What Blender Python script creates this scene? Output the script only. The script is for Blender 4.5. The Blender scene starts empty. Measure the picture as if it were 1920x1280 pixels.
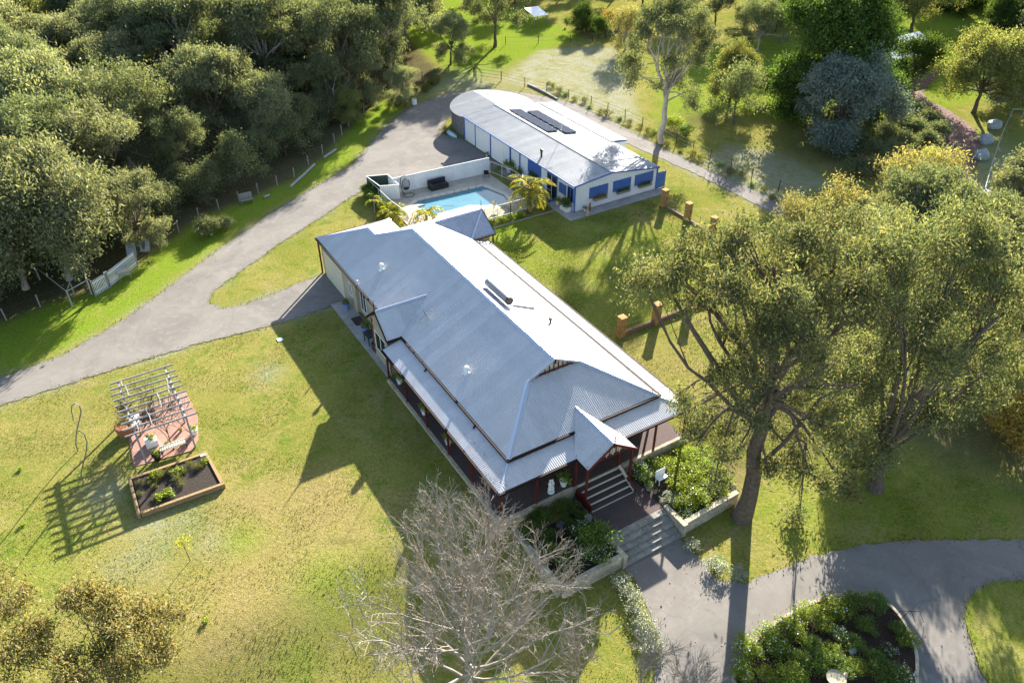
import bpy, bmesh, math, random
import numpy as np
from mathutils import Vector, Matrix
from mathutils.geometry import tessellate_polygon
R = math.radians
scn = bpy.context.scene
# ---------------------------------------------------------------- camera, sky, sun, exposure
PITCH, YAW, FPX = R(35.816), R(-31.57), 1500.0
CAM = np.array([-16.501, -27.237, 33.862])
cd = bpy.data.cameras.new('camera'); cam = bpy.data.objects.new('camera', cd)
scn.collection.objects.link(cam); scn.camera = cam
cam.location = CAM; cam.rotation_euler = (math.pi/2 - PITCH, 0, YAW)
cd.sensor_width = 36.0; cd.lens = FPX/1920*36; cd.clip_end = 6000; cd.clip_start = 0.5
SUN_AZ, SUN_EL = R(47.4), R(20.8)      # azimuth from +Y towards +X
w = bpy.data.worlds.new('World'); scn.world = w; w.use_nodes = True
wn = w.node_tree.nodes; sky = wn.new('ShaderNodeTexSky'); sky.sky_type = 'NISHITA'; sky.sun_disc = False
sky.sun_elevation = SUN_EL; sky.sun_rotation = SUN_AZ; sky.altitude = 30
w.node_tree.links.new(sky.outputs[0], wn['Background'].inputs[0]); wn['Background'].inputs[1].default_value = 0.076
sd = bpy.data.lights.new('sun', 'SUN'); sd.energy = 5.0; sd.angle = R(0.53); sd.color = (1.0, 0.94, 0.84)
so = bpy.data.objects.new('sun', sd); scn.collection.objects.link(so)
SDIR = Vector((math.sin(SUN_AZ)*math.cos(SUN_EL), math.cos(SUN_AZ)*math.cos(SUN_EL), math.sin(SUN_EL)))
so.rotation_euler = SDIR.to_track_quat('Z', 'Y').to_euler(); so.location = (60, 60, 80)
scn.view_settings.view_transform = 'Standard'; scn.view_settings.look = 'None'
scn.view_settings.exposure = 2.36; scn.view_settings.gamma = 1.0; scn.view_settings.use_curve_mapping = False
scn.cycles.max_bounces = 6; scn.cycles.transparent_max_bounces = 6
scn.cycles.diffuse_bounces = 3; scn.cycles.glossy_bounces = 2; scn.cycles.transmission_bounces = 3

rng = np.random.default_rng(7); random.seed(7)
# ---------------------------------------------------------------- survey helpers (site plan measured from the photograph)
_fw = np.array([-math.sin(YAW)*math.cos(PITCH), math.cos(YAW)*math.cos(PITCH), -math.sin(PITCH)])
_rt = np.array([math.cos(YAW), math.sin(YAW), 0]); _up = np.cross(_rt, _fw)
_fh = np.array([_fw[0], _fw[1], 0]); _fh /= np.linalg.norm(_fh)
def ray(x, y):
    d = _fw*FPX + _rt*(x-960) + _up*(640-y); return d/np.linalg.norm(d)
def hz(y):                                   # height of the land: level, dropping in front of the house
    t = np.clip((1-np.asarray(y, float))/7.0, 0, 1); t = t*t*(3-2*t); return -0.2-1.3*t
def at(x, y, z):
    d = ray(x, y); return CAM + d*(z-CAM[2])/d[2]
def G(x, y, dz=0.0):
    z = -0.5
    for i in range(25):
        P = at(x, y, z+dz); z = .5*z + .5*float(hz(P[1]))
    P[2] = float(hz(P[1])); return P
def atv(x, y, b, off=0.0):                   # point on the upright plane through b
    r = ray(x, y); b = np.asarray(b) + _fh*off
    return CAM + r*((_fh@(b-CAM))/(r@_fh))
def plane(x, y, n, d):
    n = np.array(n, float); r = ray(x, y); return CAM + r*((d-CAM@n)/(r@n))
GZ = -0.2
# ---------------------------------------------------------------- materials
MATS = {}
def mat(name, col, rough=0.7, metal=0.0, spec=None, var=0.0, nscale=6.0, bump=0.0, bscale=20.0, col2=None, rnd=0.0, bdist=0.02, detail=4):
    if name in MATS: return MATS[name]
    m = bpy.data.materials.new(name); m.use_nodes = True; nt = m.node_tree; b = nt.nodes['Principled BSDF']
    b.inputs['Roughness'].default_value = rough; b.inputs['Metallic'].default_value = metal
    b.inputs['Specular IOR Level'].default_value = spec if spec is not None else (.08 if rough > .8 else .35)
    tc = nt.nodes.new('ShaderNodeTexCoord')
    c1 = (*col, 1); c2 = (*(col2 if col2 else [c*(1-var) for c in col]), 1)
    src = None
    if var or col2:
        n = nt.nodes.new('ShaderNodeTexNoise'); n.inputs['Scale'].default_value = nscale; n.inputs['Detail'].default_value = detail
        n.inputs['Roughness'].default_value = .65
        nt.links.new(tc.outputs['Object'], n.inputs['Vector'])
        r = nt.nodes.new('ShaderNodeMapRange'); r.inputs[1].default_value = .3; r.inputs[2].default_value = .7
        nt.links.new(n.outputs['Fac'], r.inputs[0])
        mx = nt.nodes.new('ShaderNodeMix'); mx.data_type = 'RGBA'; mx.inputs[6].default_value = c1; mx.inputs[7].default_value = c2
        nt.links.new(r.outputs[0], mx.inputs[0]); src = mx.outputs[2]
    if rnd:
        oi = nt.nodes.new('ShaderNodeObjectInfo'); hs = nt.nodes.new('ShaderNodeHueSaturation')
        mr = nt.nodes.new('ShaderNodeMapRange'); mr.inputs[3].default_value = 1-rnd; mr.inputs[4].default_value = 1+rnd
        nt.links.new(oi.outputs['Random'], mr.inputs[0]); nt.links.new(mr.outputs[0], hs.inputs['Value'])
        if src: nt.links.new(src, hs.inputs['Color'])
        else: hs.inputs['Color'].default_value = c1
        src = hs.outputs[0]
    if src: nt.links.new(src, b.inputs['Base Color'])
    else: b.inputs['Base Color'].default_value = c1
    if bump:
        n = nt.nodes.new('ShaderNodeTexNoise'); n.inputs['Scale'].default_value = bscale; n.inputs['Detail'].default_value = 5
        nt.links.new(tc.outputs['Object'], n.inputs['Vector'])
        bp = nt.nodes.new('ShaderNodeBump'); bp.inputs['Strength'].default_value = bump; bp.inputs['Distance'].default_value = bdist
        nt.links.new(n.outputs['Fac'], bp.inputs['Height']); nt.links.new(bp.outputs[0], b.inputs['Normal'])
    MATS[name] = m; return m
def brickmat(name, c1, c2, mortar, bw, bh, msize=.012, rot=(0, 0, 0), rough=.85):
    if name in MATS: return MATS[name]
    m = bpy.data.materials.new(name); m.use_nodes = True; nt = m.node_tree; b = nt.nodes['Principled BSDF']
    b.inputs['Roughness'].default_value = rough; b.inputs['Specular IOR Level'].default_value = .15
    tc = nt.nodes.new('ShaderNodeTexCoord'); mp = nt.nodes.new('ShaderNodeMapping'); mp.inputs['Rotation'].default_value = rot
    nt.links.new(tc.outputs['Object'], mp.inputs[0])
    k = nt.nodes.new('ShaderNodeTexBrick'); k.inputs['Scale'].default_value = 1; k.inputs['Brick Width'].default_value = bw
    k.inputs['Row Height'].default_value = bh; k.inputs['Mortar Size'].default_value = msize
    k.inputs['Color1'].default_value = (*c1, 1); k.inputs['Color2'].default_value = (*c2, 1); k.inputs['Mortar'].default_value = (*mortar, 1)
    nt.links.new(mp.outputs[0], k.inputs['Vector'])
    n = nt.nodes.new('ShaderNodeTexNoise'); n.inputs['Scale'].default_value = 1.3; n.inputs['Detail'].default_value = 6
    nt.links.new(tc.outputs['Object'], n.inputs['Vector'])
    mx = nt.nodes.new('ShaderNodeMix'); mx.data_type = 'RGBA'; mx.blend_type = 'MULTIPLY'; mx.inputs[0].default_value = .5
    nt.links.new(k.outputs['Color'], mx.inputs[6]); nt.links.new(n.outputs['Fac'], mx.inputs[7])
    ga = nt.nodes.new('ShaderNodeBrightContrast'); ga.inputs[1].default_value = .03
    nt.links.new(mx.outputs[2], ga.inputs[0]); nt.links.new(ga.outputs[0], b.inputs['Base Color'])
    bp = nt.nodes.new('ShaderNodeBump'); bp.inputs['Strength'].default_value = .5; bp.inputs['Distance'].default_value = .01; bp.invert = True
    nt.links.new(k.outputs['Fac'], bp.inputs['Height']); nt.links.new(bp.outputs[0], b.inputs['Normal'])
    MATS[name] = m; return m
def leafmat(name, cols, trans=0.4, gloss=0.25, tipcol=None):
    m = bpy.data.materials.new(name); m.use_nodes = True; nt = m.node_tree; nt.nodes.clear()
    o = nt.nodes.new('ShaderNodeOutputMaterial')
    g = nt.nodes.new('ShaderNodeNewGeometry'); r = nt.nodes.new('ShaderNodeValToRGB')
    nt.links.new(g.outputs['Random Per Island'], r.inputs[0])
    e = r.color_ramp.elements
    for i, c in enumerate(cols):
        p = i/(len(cols)-1)
        if i == 0: el = e[0]
        elif i == len(cols)-1: el = e[1] if len(e) == 2 else e[-1]
        else: el = e.new(p)
        el.position = p; el.color = (*c, 1)
    oi = nt.nodes.new('ShaderNodeObjectInfo'); hs = nt.nodes.new('ShaderNodeHueSaturation')
    mr = nt.nodes.new('ShaderNodeMapRange'); mr.inputs[3].default_value = .85; mr.inputs[4].default_value = 1.15
    nt.links.new(oi.outputs['Random'], mr.inputs[0]); nt.links.new(mr.outputs[0], hs.inputs['Value'])
    mh = nt.nodes.new('ShaderNodeMapRange'); mh.inputs[3].default_value = .494; mh.inputs[4].default_value = .506
    nt.links.new(oi.outputs['Random'], mh.inputs[0]); nt.links.new(mh.outputs[0], hs.inputs['Hue'])
    nt.links.new(r.outputs[0], hs.inputs['Color'])
    d = nt.nodes.new('ShaderNodeBsdfDiffuse'); t = nt.nodes.new('ShaderNodeBsdfTranslucent'); gl = nt.nodes.new('ShaderNodeBsdfGlossy')
    gl.inputs['Roughness'].default_value = .6; gl.inputs['Color'].default_value = (.55, .56, .5, 1)
    nt.links.new(hs.outputs[0], d.inputs[0])
    tm = nt.nodes.new('ShaderNodeMix'); tm.data_type = 'RGBA'; tm.blend_type = 'MULTIPLY'; tm.inputs[0].default_value = 1; tm.inputs[7].default_value = (1.3, 1.3, .6, 1)
    nt.links.new(hs.outputs[0], tm.inputs[6]); nt.links.new(tm.outputs[2], t.inputs[0])
    m1 = nt.nodes.new('ShaderNodeMixShader'); m1.inputs[0].default_value = trans
    nt.links.new(d.outputs[0], m1.inputs[1]); nt.links.new(t.outputs[0], m1.inputs[2])
    fr = nt.nodes.new('ShaderNodeFresnel'); fr.inputs[0].default_value = 1.38
    ml = nt.nodes.new('ShaderNodeMath'); ml.operation = 'MULTIPLY'; ml.inputs[1].default_value = gloss*.5
    nt.links.new(fr.outputs[0], ml.inputs[0])
    m2 = nt.nodes.new('ShaderNodeMixShader'); nt.links.new(ml.outputs[0], m2.inputs[0])
    nt.links.new(m1.outputs[0], m2.inputs[1]); nt.links.new(gl.outputs[0], m2.inputs[2])
    nt.links.new(m2.outputs[0], o.inputs[0]); MATS[name] = m; return m

M = {}
M['roof'] = mat('zinc_roof', (.46, .458, .468), .5, .0, .3, .12, 1.2, rnd=.06)
M['shedroof'] = mat('white_steel_roof', (.33, .335, .34), .6, 0, .15, .2, .9, rnd=.10)
M['cap'] = mat('roof_cap', (.42, .46, .54), .4, .5)
M['gutter'] = mat('shaded_maroon_gutter', (.022, .011, .010), .7, 0, .1)  # maroon taken near black: shadow inside the gutter channel is in the colour
M['maroon'] = mat('maroon_paint', (.12, .018, .016), .5, var=.3)
M['cream'] = mat('cream_paint', (.62, .57, .44), .6, var=.1)
M['soffit'] = mat('soffit', (.45, .42, .36), .8)
M['wall'] = brickmat('limestone_wall', (.50, .43, .30), (.42, .36, .25), (.34, .30, .23), .5, .25, .012, (R(90), 0, 0))
M['wallx'] = brickmat('limestone_wall_side', (.50, .43, .30), (.42, .36, .25), (.34, .30, .23), .5, .25, .012, (R(90), 0, R(90)))
M['quoin'] = mat('red_quoin', (.22, .07, .04), .85, var=.4)
M['stone'] = mat('limestone_block', (.46, .40, .29), .9, var=.4, nscale=5, bump=.5, rnd=.14)
M['slab'] = mat('step_slab', (.30, .28, .24), .9, var=.45, nscale=5, bump=.5, rnd=.14)
M['darkbrick'] = brickmat('dark_paving', (.10, .05, .042), (.075, .042, .038), (.045, .035, .032), .23, .115, .012)
M['redbrick'] = brickmat('red_paving', (.42, .20, .14), (.34, .15, .11), (.30, .21, .16), .23, .115, .012)
M['edgebrick'] = mat('orange_sleeper', (.34, .23, .12), .85, var=.35, nscale=7, bump=.3)
M['pillar'] = mat('rusty_limestone', (.50, .31, .11), .9, nscale=3.5, col2=(.20, .11, .06), bump=.5, bscale=14)
M['lowwall'] = mat('low_wall_brick', (.27, .17, .13), .9, var=.4, nscale=9, bump=.5)
M['asphalt'] = None
M['concrete'] = mat('concrete', (.36, .33, .30), .9, var=.3, nscale=1.3, bump=.15, rnd=.06)
M['deck'] = mat('pool_paver', (.47, .40, .31), .85, var=.2, nscale=1.6, bump=.1, rnd=.06)
M['coping'] = mat('coping', (.55, .49, .40), .8, var=.12, nscale=2)
M['white'] = mat('white_steel', (.72, .73, .74), .45, 0, .4, .08, 1.5, rnd=.03)
M['whitep'] = mat('white_paint', (.75, .75, .73), .55, var=.08)
M['blue'] = mat('blue_trim', (.045, .115, .36), .6, nscale=2.5, col2=(.075, .15, .37))
M['glass'] = mat('window_glass', (.012, .016, .02), .08, 0, .6)
M['black'] = mat('black_metal', (.012, .012, .013), .45)
M['wicker'] = mat('dark_wicker', (.03, .03, .033), .7, var=.4, nscale=30, bump=.4)
M['grey'] = mat('grey_metal', (.30, .31, .33), .45, .4, var=.15)
M['steel'] = mat('stainless', (.16, .17, .19), .45, .2)
M['weather'] = mat('weathered_timber', (.30, .28, .25), .9, var=.4, nscale=8, bump=.4)
M['palegrey'] = mat('pale_grey_timber', (.30, .295, .285), .75, var=.25, nscale=6)
M['post'] = mat('fence_post', (.08, .065, .05), .9, var=.4, nscale=8)
M['wire'] = mat('wire', (.06, .055, .05), .8, 0, .1)
M['bark'] = mat('gum_bark', (.15, .115, .09), .95, var=.5, nscale=5, bump=.7, bscale=9, bdist=.04)
M['palebark'] = mat('pale_bark', (.42, .37, .31), .9, var=.45, nscale=4, bump=.4, bscale=9)
M['deadwood'] = mat('dead_wood', (.36, .33, .29), .9, var=.3, nscale=6)
M['twig'] = mat('bare_twig', (.36, .32, .27), .85, nscale=3, col2=(.18, .15, .12))
M['soil'] = mat('dark_soil', (.055, .045, .037), .95, var=.5, nscale=9, bump=.8, bscale=12)
M['mulch'] = mat('mulch', (.06, .038, .027), .95, var=.55, nscale=14, bump=1, bscale=22, bdist=.04)
M['terracotta'] = mat('terracotta', (.30, .12, .06), .8, var=.3)
M['rock'] = mat('boulder', (.42, .42, .40), .9, col2=(.24, .25, .25), nscale=3, bump=.8, bscale=5)
M['solar'] = mat('solar_cell', (.06, .07, .095), .9, 0, 0.0, .1, 3)
M['alu'] = mat('aluminium', (.6, .6, .62), .35, .8)
M['bluepot'] = mat('blue_glaze', (.15, .22, .42), .35)
M['hose'] = mat('grey_pipe', (.17, .16, .13), .5)
M['flower'] = mat('white_petal', (.75, .74, .78), .7)
M['yellow'] = mat('yellow_cloth', (.55, .30, .02), .8)
M['poolwall'] = mat('pool_plaster', (.24, .50, .62), .8, var=.1, nscale=2)
M['green'] = mat('green_steel', (.03, .06, .045), .5)
M['redgravel'] = mat('red_gravel', (.19, .115, .09), .95, var=.35, nscale=2.0, bump=.5, bscale=30)
M['dryleaf'] = mat('dry_leaf', (.33, .12, .03), .8, rnd=.3)
def nodes(m): return m.node_tree.nodes, m.node_tree.links
def noise(nt, vec, scale, detail=4, rough=.6, dist=0):
    n = nt.nodes.new('ShaderNodeTexNoise'); n.inputs['Scale'].default_value = scale; n.inputs['Detail'].default_value = detail
    n.inputs['Roughness'].default_value = rough; n.inputs['Distortion'].default_value = dist; nt.links.new(vec, n.inputs['Vector']); return n.outputs['Fac']
def mrange(nt, s, a, b, c=0, d=1):
    r = nt.nodes.new('ShaderNodeMapRange'); r.inputs[1].default_value = a; r.inputs[2].default_value = b; r.inputs[3].default_value = c; r.inputs[4].default_value = d
    nt.links.new(s, r.inputs[0]); return r.outputs[0]
def mixc(nt, f, a, b, blend='MIX'):
    x = nt.nodes.new('ShaderNodeMix'); x.data_type = 'RGBA'; x.blend_type = blend
    for v, i in ((f, 0), (a, 6), (b, 7)):
        if isinstance(v, (int, float)): x.inputs[i].default_value = v
        elif isinstance(v, tuple): x.inputs[i].default_value = (*v, 1)
        else: nt.links.new(v, x.inputs[i])
    return x.outputs[2]
def math2(nt, op, a, b=None):
    x = nt.nodes.new('ShaderNodeMath'); x.operation = op; x.use_clamp = op in ('ADD', 'MULTIPLY')
    for v, i in ((a, 0), (b, 1)):
        if v is None: continue
        if isinstance(v, (int, float)): x.inputs[i].default_value = v
        else: nt.links.new(v, x.inputs[i])
    return x.outputs[0]
def asphalt():
    m = bpy.data.materials.new('aged_asphalt'); m.use_nodes = True; nt = m.node_tree; b = nt.nodes['Principled BSDF']
    b.inputs['Roughness'].default_value = .95; b.inputs['Specular IOR Level'].default_value = .06
    tc = nt.nodes.new('ShaderNodeTexCoord').outputs['Object']
    c = mixc(nt, mrange(nt, noise(nt, tc, .25, 5, .65, .6), .3, .7), (.145, .133, .118), (.230, .208, .182))
    c = mixc(nt, mrange(nt, noise(nt, tc, 1.7, 6, .7), .52, .75, 0, .55), c, (.29, .265, .235))
    c = mixc(nt, mrange(nt, noise(nt, tc, .9, 4, .7, 1.5), .60, .72, 0, .4), c, (.075, .072, .07))
    c = mixc(nt, mrange(nt, noise(nt, tc, 38, 2, .5), .35, .65, 0, .35), c, (.11, .10, .095))
    v = nt.nodes.new('ShaderNodeTexVoronoi'); v.feature = 'DISTANCE_TO_EDGE'; v.inputs['Scale'].default_value = .16
    vm = nt.nodes.new('ShaderNodeVectorMath'); vm.operation = 'ADD'
    nn = nt.nodes.new('ShaderNodeTexNoise'); nn.inputs['Scale'].default_value = .5; nn.inputs['Detail'].default_value = 5; nt.links.new(tc, nn.inputs['Vector'])
    nt.links.new(tc, vm.inputs[0]); nt.links.new(nn.outputs['Color'], vm.inputs[1]); nt.links.new(vm.outputs[0], v.inputs['Vector'])
    ck = mrange(nt, v.outputs['Distance'], .0, .006, .22, 0)
    c = mixc(nt, ck, c, (.06, .055, .05))
    nt.links.new(c, b.inputs['Base Color'])
    bp = nt.nodes.new('ShaderNodeBump'); bp.inputs['Strength'].default_value = .35; bp.inputs['Distance'].default_value = .01
    nt.links.new(noise(nt, tc, 45, 3), bp.inputs['Height']); nt.links.new(bp.outputs[0], b.inputs['Normal'])
    return m
M['asphalt'] = asphalt()
def grass():
    m = bpy.data.materials.new('lawn_and_soil'); m.use_nodes = True; nt = m.node_tree; b = nt.nodes['Principled BSDF']
    b.inputs['Roughness'].default_value = 1; b.inputs['Specular IOR Level'].default_value = 0
    tc = nt.nodes.new('ShaderNodeTexCoord').outputs['Object']
    za = nt.nodes.new('ShaderNodeAttribute'); za.attribute_name = 'zone'
    sp = nt.nodes.new('ShaderNodeSeparateColor'); nt.links.new(za.outputs['Color'], sp.inputs[0])
    dry, lush, lit = sp.outputs[0], sp.outputs[1], sp.outputs[2]; pale = za.outputs['Alpha']
    n1 = noise(nt, tc, .16, 6, .65, .4); n2 = noise(nt, tc, .7, 6, .7, .6); n3 = noise(nt, tc, 4.5, 5, .75); n4 = noise(nt, tc, 17, 3, .7)
    c = mixc(nt, mrange(nt, n1, .38, .62), (.185, .185, .034), (.275, .235, .068))
    c = mixc(nt, mrange(nt, n2, .50, .64, 0, .85), c, (.105, .165, .016))
    c = mixc(nt, mrange(nt, noise(nt, tc, .33, 6, .72, .8), .53, .66, 0, .85), c, (.30, .235, .10))
    c = mixc(nt, math2(nt, 'MULTIPLY', dry, mrange(nt, n2, .25, .58)), c, (.31, .225, .095))
    c = mixc(nt, math2(nt, 'MULTIPLY', lush, mrange(nt, n2, .2, .5)), c, (.165, .245, .016))
    pal = mixc(nt, mrange(nt, n3, .35, .65), (.40, .385, .33), (.27, .26, .18))
    c = mixc(nt, math2(nt, 'MULTIPLY', pale, mrange(nt, math2(nt, 'ADD', math2(nt, 'MULTIPLY', n2, .5), math2(nt, 'MULTIPLY', n3, .5)), .40, .53)), c, pal)
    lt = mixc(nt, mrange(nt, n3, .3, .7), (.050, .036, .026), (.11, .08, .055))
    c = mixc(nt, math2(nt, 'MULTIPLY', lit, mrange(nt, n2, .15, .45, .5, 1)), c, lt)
    c = mixc(nt, mrange(nt, n3, .42, .68, 0, .55), c, (.085, .105, .016))
    c = mixc(nt, mrange(nt, n4, .42, .66, .0, .48), c, (.055, .062, .016))
    c = mixc(nt, mrange(nt, noise(nt, tc, 11, 4, .75), .54, .68, .0, .5), c, (.37, .31, .15))
    nt.links.new(c, b.inputs['Base Color'])
    h = math2(nt, 'ADD', math2(nt, 'MULTIPLY', n3, .5), math2(nt, 'MULTIPLY', n4, .5))
    bp = nt.nodes.new('ShaderNodeBump'); bp.inputs['Strength'].default_value = .8; bp.inputs['Distance'].default_value = .12
    nt.links.new(h, bp.inputs['Height']); nt.links.new(bp.outputs[0], b.inputs['Normal'])
    return m
M['grass'] = grass()
def water():
    m = bpy.data.materials.new('pool_water'); m.use_nodes = True; nt = m.node_tree; b = nt.nodes['Principled BSDF']
    tc = nt.nodes.new('ShaderNodeTexCoord').outputs['Object']
    nt.links.new(mixc(nt, mrange(nt, noise(nt, tc, .5, 3), .3, .7), (.065, .20, .26), (.09, .25, .31)), b.inputs['Base Color'])
    b.inputs['Roughness'].default_value = .06; b.inputs['IOR'].default_value = 1.33; b.inputs['Alpha'].default_value = .8
    bp = nt.nodes.new('ShaderNodeBump'); bp.inputs['Strength'].default_value = .1; bp.inputs['Distance'].default_value = .05
    nt.links.new(noise(nt, tc, 3, 3), bp.inputs['Height']); nt.links.new(bp.outputs[0], b.inputs['Normal']); return m
M['water'] = water()
def clearglass(name, tint, a):
    m = bpy.data.materials.new(name); m.use_nodes = True; nt = m.node_tree; nt.nodes.clear()
    o = nt.nodes.new('ShaderNodeOutputMaterial'); t = nt.nodes.new('ShaderNodeBsdfTransparent'); t.inputs[0].default_value = (*tint, 1)
    g = nt.nodes.new('ShaderNodeBsdfGlossy'); g.inputs['Roughness'].default_value = .05
    mx = nt.nodes.new('ShaderNodeMixShader'); mx.inputs[0].default_value = a
    nt.links.new(t.outputs[0], mx.inputs[1]); nt.links.new(g.outputs[0], mx.inputs[2]); nt.links.new(mx.outputs[0], o.inputs[0]); return m
M['pane'] = clearglass('fence_glass', (.86, .90, .90), .08)
M['screen'] = clearglass('screen_mesh', (.72, .72, .70), .03)
M['net'] = mat('pale_netting', (.30, .32, .33), .8, var=.35, nscale=9, bump=.8, bscale=12)
# leaves
M['gum'] = leafmat('gum_leaf', [(.105, .128, .072), (.180, .200, .112), (.245, .255, .145), (.34, .325, .19)], .36, .10)
M['gumd'] = leafmat('dark_gum_leaf', [(.072, .096, .052), (.125, .150, .080), (.180, .198, .104), (.255, .250, .135)], .36, .10)
M['guma'] = leafmat('front_gum_leaf', [(.056, .078, .040), (.102, .128, .062), (.152, .170, .082), (.215, .213, .104), (.26, .215, .125)], .40, .10)
M['gumy'] = leafmat('golden_gum_leaf', [(.095, .12, .042), (.15, .17, .056), (.21, .21, .075), (.27, .23, .09)], .40, .1)
M['gumr'] = leafmat('russet_gum_leaf', [(.13, .14, .055), (.21, .20, .08), (.28, .24, .105), (.36, .25, .13)], .40, .1)
M['wattle'] = leafmat('blue_wattle_leaf', [(.11, .145, .125), (.16, .20, .17), (.22, .26, .22)], .25, .3)
M['cypress'] = leafmat('dark_green_leaf', [(.035, .065, .018), (.062, .105, .024), (.115, .155, .030)], .36, .1)
M['shrub'] = leafmat('shrub_leaf', [(.055, .10, .020), (.10, .16, .030), (.16, .22, .045)], .42, .3)
M['lime'] = leafmat('lime_shrub_leaf', [(.13, .19, .025), (.21, .27, .035), (.30, .33, .06)], .48, .25)
M['silver'] = leafmat('silver_shrub_leaf', [(.22, .25, .18), (.33, .35, .28), (.45, .46, .40)], .25, .3)
M['palm'] = leafmat('palm_leaf', [(.17, .20, .025), (.29, .28, .03), (.42, .33, .035)], .45, .2)
M['palmg'] = leafmat('big_palm_leaf', [(.14, .19, .03), (.25, .25, .035), (.40, .26, .04)], .45, .2)
M['orange'] = leafmat('orange_leaf', [(.20, .18, .04), (.32, .23, .05), (.38, .20, .06)], .4, .25)
M['tuft'] = leafmat('grass_tuft', [(.08, .11, .016), (.12, .14, .025), (.20, .18, .05)], .4, .1)
M['reed'] = leafmat('dry_weed', [(.12, .11, .05), (.16, .15, .06), (.11, .14, .03)], .4, .1)

# ---------------------------------------------------------------- mesh helpers
COL = scn.collection
def link(o): COL.objects.link(o); return o
def wloc(o):
    v = Vector((0, 0, 0))
    while o: v = v + o.location; o = o.parent
    return v
class MB:
    def __init__(s): s.v = []; s.f = []
    def add(s, vs, fs):
        k = len(s.v); s.v += [tuple(map(float, v)) for v in vs]; s.f += [tuple(i+k for i in f) for f in fs]; return s
    def box(s, x0, x1, y0, y1, z0, z1):
        return s.add([(x0, y0, z0), (x1, y0, z0), (x1, y1, z0), (x0, y1, z0), (x0, y0, z1), (x1, y0, z1), (x1, y1, z1), (x0, y1, z1)],
                     [(0, 3, 2, 1), (4, 5, 6, 7), (0, 1, 5, 4), (1, 2, 6, 5), (2, 3, 7, 6), (3, 0, 4, 7)])
    def beam(s, a, b, w, h, up=(0, 0, 1)):               # rectangular bar from a to b
        a = Vector(a); b = Vector(b); d = (b-a).normalized(); u = Vector(up)
        if abs(d.dot(u)) > .98: u = Vector((0, 1, 0))
        r = d.cross(u).normalized()*w/2; t = r.cross(d).normalized()*h/2
        vs = [p+q for p in (a, b) for q in (-r-t, r-t, r+t, -r+t)]
        return s.add(vs, [(0, 3, 2, 1), (4, 5, 6, 7), (0, 1, 5, 4), (1, 2, 6, 5), (2, 3, 7, 6), (3, 0, 4, 7)])
    def tube(s, pts, rad, n=6, cap=True):
        pts = [Vector(p) for p in pts]; k0 = len(s.v); m = len(pts)
        rad = [rad]*m if isinstance(rad, (int, float)) else rad
        prev = None
        for i, p in enumerate(pts):
            d = (pts[min(i+1, m-1)]-pts[max(i-1, 0)]).normalized()
            if prev is None: u = d.orthogonal().normalized()
            else: u = (prev - d*prev.dot(d)); u = u.normalized() if u.length > 1e-5 else d.orthogonal().normalized()
            prev = u; q = d.cross(u)
            for j in range(n):
                a = 2*math.pi*j/n; s.v.append(tuple(p+(u*math.cos(a)+q*math.sin(a))*rad[i]))
        for i in range(m-1):
            for j in range(n):
                a = k0+i*n+j; b = k0+i*n+(j+1) % n; s.f.append((a, b, b+n, a+n))
        if cap:
            s.f.append(tuple(range(k0+n-1, k0-1, -1))); s.f.append(tuple(range(k0+(m-1)*n, k0+m*n)))
        return s
    def lathe(s, prof, n=12, c=(0, 0, 0)):               # prof: (r,z)
        k = len(s.v)
        for r, z in prof:
            for j in range(n):
                a = 2*math.pi*j/n; s.v.append((c[0]+r*math.cos(a), c[1]+r*math.sin(a), c[2]+z))
        for i in range(len(prof)-1):
            for j in range(n):
                a = k+i*n+j; b = k+i*n+(j+1) % n; s.f.append((a, b, b+n, a+n))
        s.f.append(tuple(range(k+n-1, k-1, -1))); s.f.append(tuple(range(k+(len(prof)-1)*n, k+len(prof)*n)))
        return s
    def prism(s, poly, z0, z1):                          # upright prism over a ground polygon
        n = len(poly); a = sum(poly[i][0]*poly[(i+1) % n][1]-poly[(i+1) % n][0]*poly[i][1] for i in range(n))
        if a < 0: poly = poly[::-1]
        k = len(s.v); s.v += [(float(x), float(y), z0) for x, y in poly] + [(float(x), float(y), z1) for x, y in poly]
        tr = tessellate_polygon([[Vector((x, y, 0)) for x, y in poly]])
        for t in tr:
            p = [poly[i] for i in t]; ar = (p[1][0]-p[0][0])*(p[2][1]-p[0][1])-(p[2][0]-p[0][0])*(p[1][1]-p[0][1])
            t = t if ar > 0 else t[::-1]
            s.f.append(tuple(k+n+i for i in t)); s.f.append(tuple(k+i for i in t[::-1]))
        for i in range(n): j = (i+1) % n; s.f.append((k+i, k+j, k+n+j, k+n+i))
        return s
    def ico(s, c, r, sub=1, sq=(1, 1, 1), jit=0):
        bm = bmesh.new(); bmesh.ops.create_icosphere(bm, subdivisions=sub, radius=1)
        vs = []
        for v in bm.verts:
            q = 1+random.uniform(-jit, jit); vs.append((c[0]+v.co.x*r*sq[0]*q, c[1]+v.co.y*r*sq[1]*q, c[2]+v.co.z*r*sq[2]*q))
        fs = [tuple(v.index for v in f.verts) for f in bm.faces]; bm.free(); return s.add(vs, fs)
    def build(s, name, m, parent=None, loc=None, smooth=False):
        base = wloc(parent) if parent else Vector((0, 0, 0))
        off = base + (Vector(loc) if loc is not None else Vector((0, 0, 0)))
        me = bpy.data.meshes.new(name); me.from_pydata([(x-off.x, y-off.y, z-off.z) for x, y, z in s.v], [], s.f); me.update()
        if m: me.materials.append(m)
        if smooth: me.polygons.foreach_set('use_smooth', [True]*len(me.polygons))
        o = link(bpy.data.objects.new(name, me)); o.parent = parent
        if loc is not None: o.location = loc
        return o
def tag(o, label, cat, group=None):
    o['label'] = label; o['category'] = cat
    if group: o['group'] = group
    return o
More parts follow.
